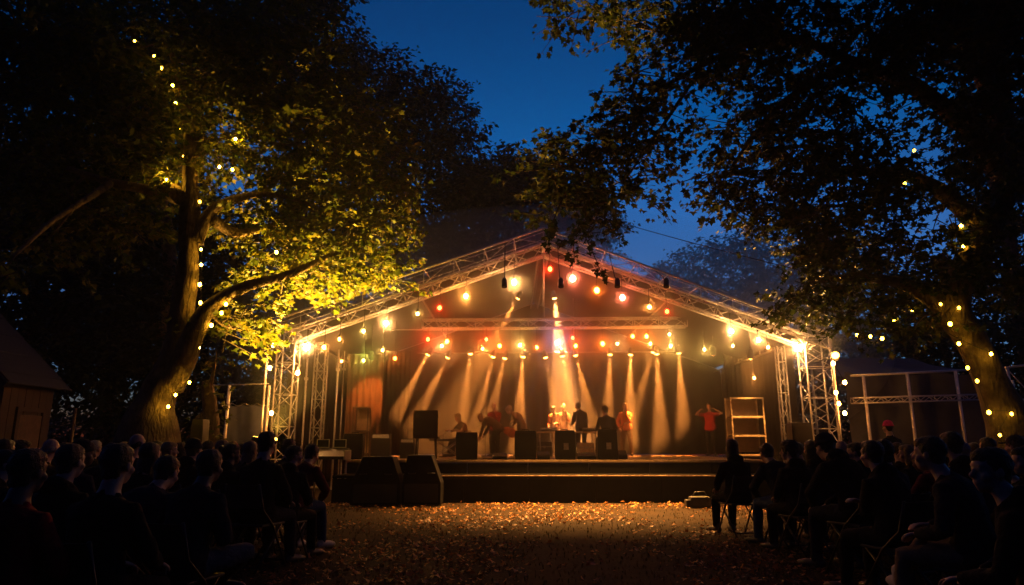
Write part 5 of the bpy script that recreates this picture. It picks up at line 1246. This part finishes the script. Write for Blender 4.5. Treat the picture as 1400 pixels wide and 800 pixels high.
# mixing console at the left wing
c = P(450, 612, 16.4); root = thing('sound_console', 'pale-trimmed sound console on trestles at the left end of the stage', 'mixer', (c.x, 16.4, 0))
zc = P(450, 628, 16.4).z
m = MB(); vs = [(c.x + s * .42, 16.4 + y, zc + h) for s in (-1, 1) for y, h in ((-.3, 0), (.3, 0), (.3, .24), (.18, .26), (-.3, .07))]
m.add(vs, [(4, 3, 2, 1, 0), (5, 6, 7, 8, 9)] + [(k, (k + 1) % 5, 5 + (k + 1) % 5, 5 + k) for k in range(5)]); m.build('case', M['blackmetal'], root)
for sx in (-1, 1):
    m = MB(); m.box((c.x + sx * .44, 16.4, zc + .1), (.03, .62, .22), bev=.01); m.build('side_cheek', M['steel'], root)
for sx in (-.2, .2):
    m = MB(); m.box((c.x + sx, 16.62, zc + .36), (.3, .03, .2), bev=.01); o_ = m.build('screen', M['blackmetal'], root)
    f_ = MB()
    for dx, dz, w_, h_ in ((0, .09, .3, .015), (0, -.09, .3, .015), (-.142, 0, .015, .165), (.142, 0, .015, .165)): f_.box((c.x + sx + dx, 16.6, zc + .36 + dz), (w_, .02, h_))
    f_.build('bezel', M['alu'], o_)
for sx in (-.36, .36):
    for sy in (-.24, .24):
        m = MB(); m.tube([(c.x + sx, 16.4 + sy, 0), (c.x + sx, 16.4 + sy, zc)], .022, 6); m.build('leg', M['steel'], root)
# big angular sub speakers stacked low before the left end of the stage
def sub(px0, px1, tx0, tx1, pyt, Y, d, label):
    a = P(px0, 650, Y); b = P(px1, 650, Y); t0 = P(tx0, pyt, Y); t1 = P(tx1, pyt, Y); h = t0.z
    root = thing('sub_speaker', label, 'speaker', ((a.x + b.x) / 2, Y, 0), 'sub speakers before the stage')
    hs = h * .45
    prof = [(a.x, .03), (b.x, .03), (b.x, hs), (t1.x, h), (t0.x, h), (a.x, hs)]
    n = 6; vs = [(x, Y - d / 2, z) for x, z in prof] + [(x, Y + d / 2, z) for x, z in prof]
    m = MB(); m.add(vs, [tuple(range(n)), tuple(range(2 * n - 1, n - 1, -1))] + [(k, n + k, n + (k + 1) % n, (k + 1) % n) for k in range(n)])
    o = m.build('cabinet', M['cover'], root); bv = o.modifiers.new('b', 'BEVEL'); bv.width = .018; bv.segments = 2
    cx_ = (a.x + b.x) / 2; w_ = b.x - a.x
    m = MB(); m.box((cx_, Y - d / 2 - .008, .03 + hs * .5), (w_ * .86, .016, hs * .8), bev=.005); m.build('grille', M['grille'], root)
    for sx in (-.25, .25):
        m = MB(); q = V((cx_ + sx * w_, Y - d / 2 - .002, hs + (h - hs) * .35)); m.tube([q + V((-.07, 0, 0)), q + V((-.06, -.035, 0)), q + V((.06, -.035, 0)), q + V((.07, 0, 0))], .011, 6); m.build('handle', M['blackmetal'], root)
    for sx in (-1, 1):
        m = MB(); m.box((cx_ + sx * (w_ / 2 - .1), Y, .017), (.12, d * .8, .03)); m.build('skid', M['blackmetal'], root)
sub(484, 551, 500, 540, 624, 15.05, .6, 'angular black sub speaker on the ground below the bulging loudspeaker')
sub(553, 605, 560, 592, 622, 15.1, .6, 'angular black sub speaker on the ground below the square loudspeaker')
# camera bag at the right
c = P(958, 690, 14.4); root = thing('camera_bag', 'black camera bag lying on the leaves at the right front of the stage', 'bag', (c.x, 14.4, 0))
m = MB(); m.box((c.x - .02, 14.4, .12), (.42, .26, .22), bev=.05); m.build('bag_body', M['black'], root)
m = MB(); m.box((c.x - .27, 14.36, .09), (.1, .2, .16), bev=.03); m.build('pocket', M['black'], root)
m = MB(); m.tube([V((c.x - .15, 14.4, .23)), V((c.x - .1, 14.4, .31)), V((c.x + .08, 14.4, .32)), V((c.x + .14, 14.4, .23))], .012, 6); m.build('handle', M['cable'], root)
# cables on the deck
for k, (x0, x1, yy_, lb_) in enumerate(((660, 742, 17.9, 'black cable looping over the deck behind the left monitors'), (770, 850, 18.1, 'black cable looping over the deck behind the right monitors'))):
    a = P(x0, 625, yy_); b = P(x1, 625, yy_); m = MB(); pts = []
    for i in range(30):
        t = i / 29; pts.append((a.x + (b.x - a.x) * t, yy_ + .25 * noise.noise(V((t * 5, k, 0))), DZ + .012))
    m.tube(pts, .010, 5); tag(m.build('cable', M['cable']), lb_, 'cable')

# ------------------------------------------------------------------ around the clearing
# hut at the left
yh = 15.8; xr = P(2, 560, yh).x; xl = xr - 4.6; ze = P(60, 512, yh).z; zr = ze + 2.1; xm = (xl + xr) / 2
h = thing('timber_hut', 'small timber hut with a steep slate roof at the left edge', 'hut', (xm, yh, 0))
m = MB(); nb = 26
for i in range(nb):
    x0 = xl + (xr - xl) * i / nb; x1 = xl + (xr - xl) * (i + 1) / nb; xc = (x0 + x1) / 2
    zt = ze + (zr - ze) * (1 - abs(xc - xm) / ((xr - xl) / 2)) - .05
    m.box((xc, yh + .04, zt / 2), ((x1 - x0) - .012, .05 + .01 * (i % 2), zt))
for i in range(7): m.box((xr - .03, yh + .1 + i * .25, ze / 2), (.05 + .008 * (i % 2), .24, ze))
m.box((xl + .03, yh + .85, ze / 2), (.05, 1.6, ze))
m.box((xm, yh + 1.75, ze / 2), (4.5, .05, ze)); m.build('wall', M['plank'], h)
for sg in (-1, 1):
    e = V((xm + sg * (xr - xl) / 2 * 1.12, 0, ze - .25)); rdg = V((xm, 0, zr + .02)); dd = (e - rdg); ln = dd.length
    Rr = Matrix((dd.normalized(), V((0, 1, 0)), dd.normalized().cross(V((0, 1, 0))))).transposed()
    m = MB(); nr_ = 9
    for i in range(nr_):
        c = rdg + dd * ((i + .5) / nr_); up_ = dd.normalized().cross(V((0, 1, 0))); up_ = up_ if up_.z > 0 else -up_
        m.box(V((c.x, yh + .75, c.z)) + up_ * (.05 + .012 * (i % 2)), (ln / nr_ + .03, 2.3, .03), Rr)
    m.build('roof', M['slate'], h)
    m = MB(); c = rdg + dd * .5; m.box((c.x, yh - .36, c.z), (ln, .04, .2), Rr); m.build('bargeboard', M['plank'], h)
dy = yh + .95; m = MB(); m.box((xr + .012, dy, .98), (.05, .8, 1.92), bev=.01); d_ = m.build('door', M['wood'], h)
m = MB()
for y_, w_, z_, hh in ((-.45, .1, 1.0, 2.05), (.45, .1, 1.0, 2.05), (0, 1.0, 2.07, .1)): m.box((xr + .025, dy + y_, z_), (.07, w_, hh))
m.build('frame', M['plank'], d_); m = MB(); m.lathe((xr + .035, dy + .3, .98), (1, 0, 0), [(0, .02), (.03, .02), (.05, .03), (.07, .015)], 10); m.build('handle', M['steel'], d_)
# post beside the hut
a = P(103, 560, 14.5); m = MB(); m.tube([(a.x, 14.5, 0), (a.x, 14.5, P(103, 558, 14.5).z)], .035, 8); m.tube([(a.x, 14.5, P(103, 562, 14.5).z), (a.x - .15, 14.5, P(103, 555, 14.5).z)], .02, 6)
tag(m.build('wooden_post', M['wood']), 'thin wooden post standing between the hut and the maple', 'post')

# screen fence left of the stage
yf = 17.6
fn = thing('screen_fence', 'grey-blue tarp screen on tall poles left of the stage tower', 'fence', (P(330, 560, yf).x, yf, 0))
for px, r_ in ((285, .03), (311, .045), (366, .035)):
    a = P(px, 560, yf); m = MB(); m.tube([(a.x, yf, 0), (a.x, yf, P(px, 527, yf).z)], r_, 8); m.build('pole', M['alu'], fn)
m = MB(); m.tube([P(283, 527, yf), P(368, 525, yf)], .018, 7); m.build('top_rail', M['steel'], fn)
m = MB(); a = P(313, 560, yf + .06); b = P(364, 560, yf + .06); n, k = 22, 10; zt = P(330, 553, yf).z; vs = []
for j in range(k + 1):
    for i in range(n + 1):
        t = i / n; u = j / k; vs.append((a.x + (b.x - a.x) * t, yf + .07 + .05 * noise.noise(V((t * 5, u * 3, 2))), .03 + (zt - .03) * u - (.05 * abs(math.sin(t * 9.4)) if j == k else 0)))
W = n + 1; m.add(vs, [(j * W + i, j * W + i + 1, (j + 1) * W + i + 1, (j + 1) * W + i) for j in range(k) for i in range(n)], True)
m.build('tarp', M['bluetarp'], fn)
m = MB(); pts = []
for i in range(40): t = i / 39; pts.append(P(300 + 66 * t, 551 + 4 * abs(math.sin(t * 12)), yf - .05))
m.tube(pts, .01, 5); m.build('rope', M['steel'], fn)
# old stump overgrown between maple and fence
c = P(288, 600, 15.6); c.z = 0; su = thing('tree_stub', 'thin bare trunk with broken branches behind the tall loudspeaker', 'tree', c)
m = MB(); limb(m, [(c + V((0, 0, -.1)), .26), (c + V((.03, 0, .9)), .2), (P(287, 550, 15.6), .16), (P(284, 520, 15.6), .1)], 9, .04); m.build('trunk', M['bark'], su)
m = MB(); limb(m, [(P(287, 560, 15.6), .07), (P(272, 570, 15.5), .05), (P(262, 585, 15.4), .02)], 6, .03); m.build('branch', M['bark'], su)
m = MB(); limb(m, [(P(286, 535, 15.6), .06), (P(294, 505, 15.5), .04), (P(296, 480, 15.4), .012)], 6, .03); m.build('branch', M['bark'], su)
bls = [((c.x + .05, 15.5, z_), (.3, .25, .3)) for z_ in (1.2, 1.9, 2.5, 3.1)]
p_, d_, n_2, s_2 = sprays(bls, .12, 1.1, np.random.default_rng(4), None, .3, 'maple', 8, .3)
vv, ff = leaves_mesh('foliage', p_, d_, n_2, s_2); vv -= np.array(c)
o = bpy.data.objects.new('foliage', np_mesh('foliage', vv, ff, [M['leaf_y']])); COL.objects.link(o); o.parent = su

# tarp tent frame right of the stage
yt = 18.4
tn = thing('frame_tent', 'dark tarp tent with bright poles and a lit lattice rail right of the stage', 'tent', (P(1250, 560, yt).x, yt, 0))
for px, pyt in ((1180, 513), (1240, 510), (1306, 507)):
    a = P(px, pyt, yt); m = MB(); m.tube([V((a.x, yt, 0)), a], .042, 8); m.build('pole', M['alu'], tn)
m = MB(); m.tube([P(1163, 514, yt), P(1340, 505, yt)], .032, 8); m.build('top_rail', M['alu'], tn)
m = MB(); truss(m, P(1165, 548, yt - .05), P(1342, 543, yt - .05), .16, .14, .22, .018, .009); m.build('lattice_rail', M['alu'], tn)
m = MB(); a = P(1160, 560, yt + .4); b = P(1350, 560, yt + .4); n, k = 30, 10; zt = P(1250, 506, yt).z; vs = []
for j in range(k + 1):
    for i in range(n + 1):
        t = i / n; u = j / k; vs.append((a.x + (b.x - a.x) * t, yt + .4 + .12 * noise.noise(V((t * 7, u * 2.5, 5))), .02 + (zt - .02) * u - .1 * math.sin(math.pi * t * 3) ** 2 * (1 if j == k else 0)))
W = n + 1; m.add(vs, [(j * W + i, j * W + i + 1, (j + 1) * W + i + 1, (j + 1) * W + i) for j in range(k) for i in range(n)], True)
m.build('tarp', M['tarp'], tn)
m = MB()  # ridge of the tarp roof
q = [P(1155, 514, yt + .4), P(1345, 506, yt + .4), V((P(1345, 506, yt).x, yt + 3.2, P(1250, 470, yt).z)), V((P(1155, 514, yt).x, yt + 3.2, P(1250, 470, yt).z))]
vs = [];
for j in range(9):
    for i in range(13):
        p_ = q[0].lerp(q[1], i / 12).lerp(q[3].lerp(q[2], i / 12), j / 8); vs.append(p_ - V((0, 0, .25 * math.sin(math.pi * j / 8) * (.6 + .4 * math.sin(i * 1.57)))))
m.add(vs, [(j * 13 + i, j * 13 + i + 1, (j + 1) * 13 + i + 1, (j + 1) * 13 + i) for j in range(8) for i in range(12)], True); m.build('tarp_roof', M['tarp'], tn)
for px in (1180, 1306):
    a = P(px, 500, yt); m = MB(); m.tube([V((a.x, yt + 3.2, 0)), V((a.x, yt + 3.2, P(1250, 470, yt).z))], .04, 8); m.build('pole', M['alu'], tn)
# second pole frame at the right edge
y2 = 14.2; t2 = thing('pole_frame', 'bare metal pole frame cut by the right edge behind the fairy-lit trunk', 'tent frame', (P(1390, 560, y2).x, y2, 0))
for px, pyt, yy_ in ((1377, 502, y2), (1384, 520, y2 + 1.4), (1425, 498, y2)):
    a = P(px, pyt, yy_); m = MB(); m.tube([V((a.x, yy_, 0)), a], .03, 8); m.build('pole', M['alu'], t2)
m = MB(); m.tube([P(1374, 503, y2), P(1430, 496, y2)], .022, 8); m.build('top_rail', M['alu'], t2)
m = MB(); m.tube([P(1377, 548, y2), P(1430, 544, y2)], .018, 8); m.build('cross_rail', M['alu'], t2)
m = MB(); m.tube([P(1377, 505, y2), P(1415, 545, y2)], .012, 6); m.build('brace', M['alu'], t2)
# overhead wire
m = MB(); a = P(600, 215, 30); b = P(1290, 415, 11.9); pts = []
for i in range(50):
    t = i / 49; pts.append(a.lerp(b, t) - V((0, 0, 1.2 * 4 * t * (1 - t) * .35)))
m.tube(pts, .011, 5); tag(m.build('overhead_wire', M['cable']), 'thin dark wire crossing the blue gap between the trees', 'wire')

# ------------------------------------------------------------------ render settings
scene.view_settings.view_transform = 'Standard'; scene.view_settings.look = 'None'
scene.view_settings.exposure = 0; scene.view_settings.gamma = 1; scene.view_settings.use_curve_mapping = False
cy = scene.cycles
cy.use_light_tree = True; cy.max_bounces = 4; cy.diffuse_bounces = 2; cy.glossy_bounces = 2; cy.transmission_bounces = 3; cy.volume_bounces = 0
cy.transparent_max_bounces = 8; cy.sample_clamp_indirect = 4; cy.sample_clamp_direct = 0
cy.use_denoising = True; cy.denoiser = 'OPENIMAGEDENOISE'; cy.use_adaptive_sampling = True; cy.adaptive_threshold = .01
cy.caustics_reflective = False; cy.caustics_refractive = False
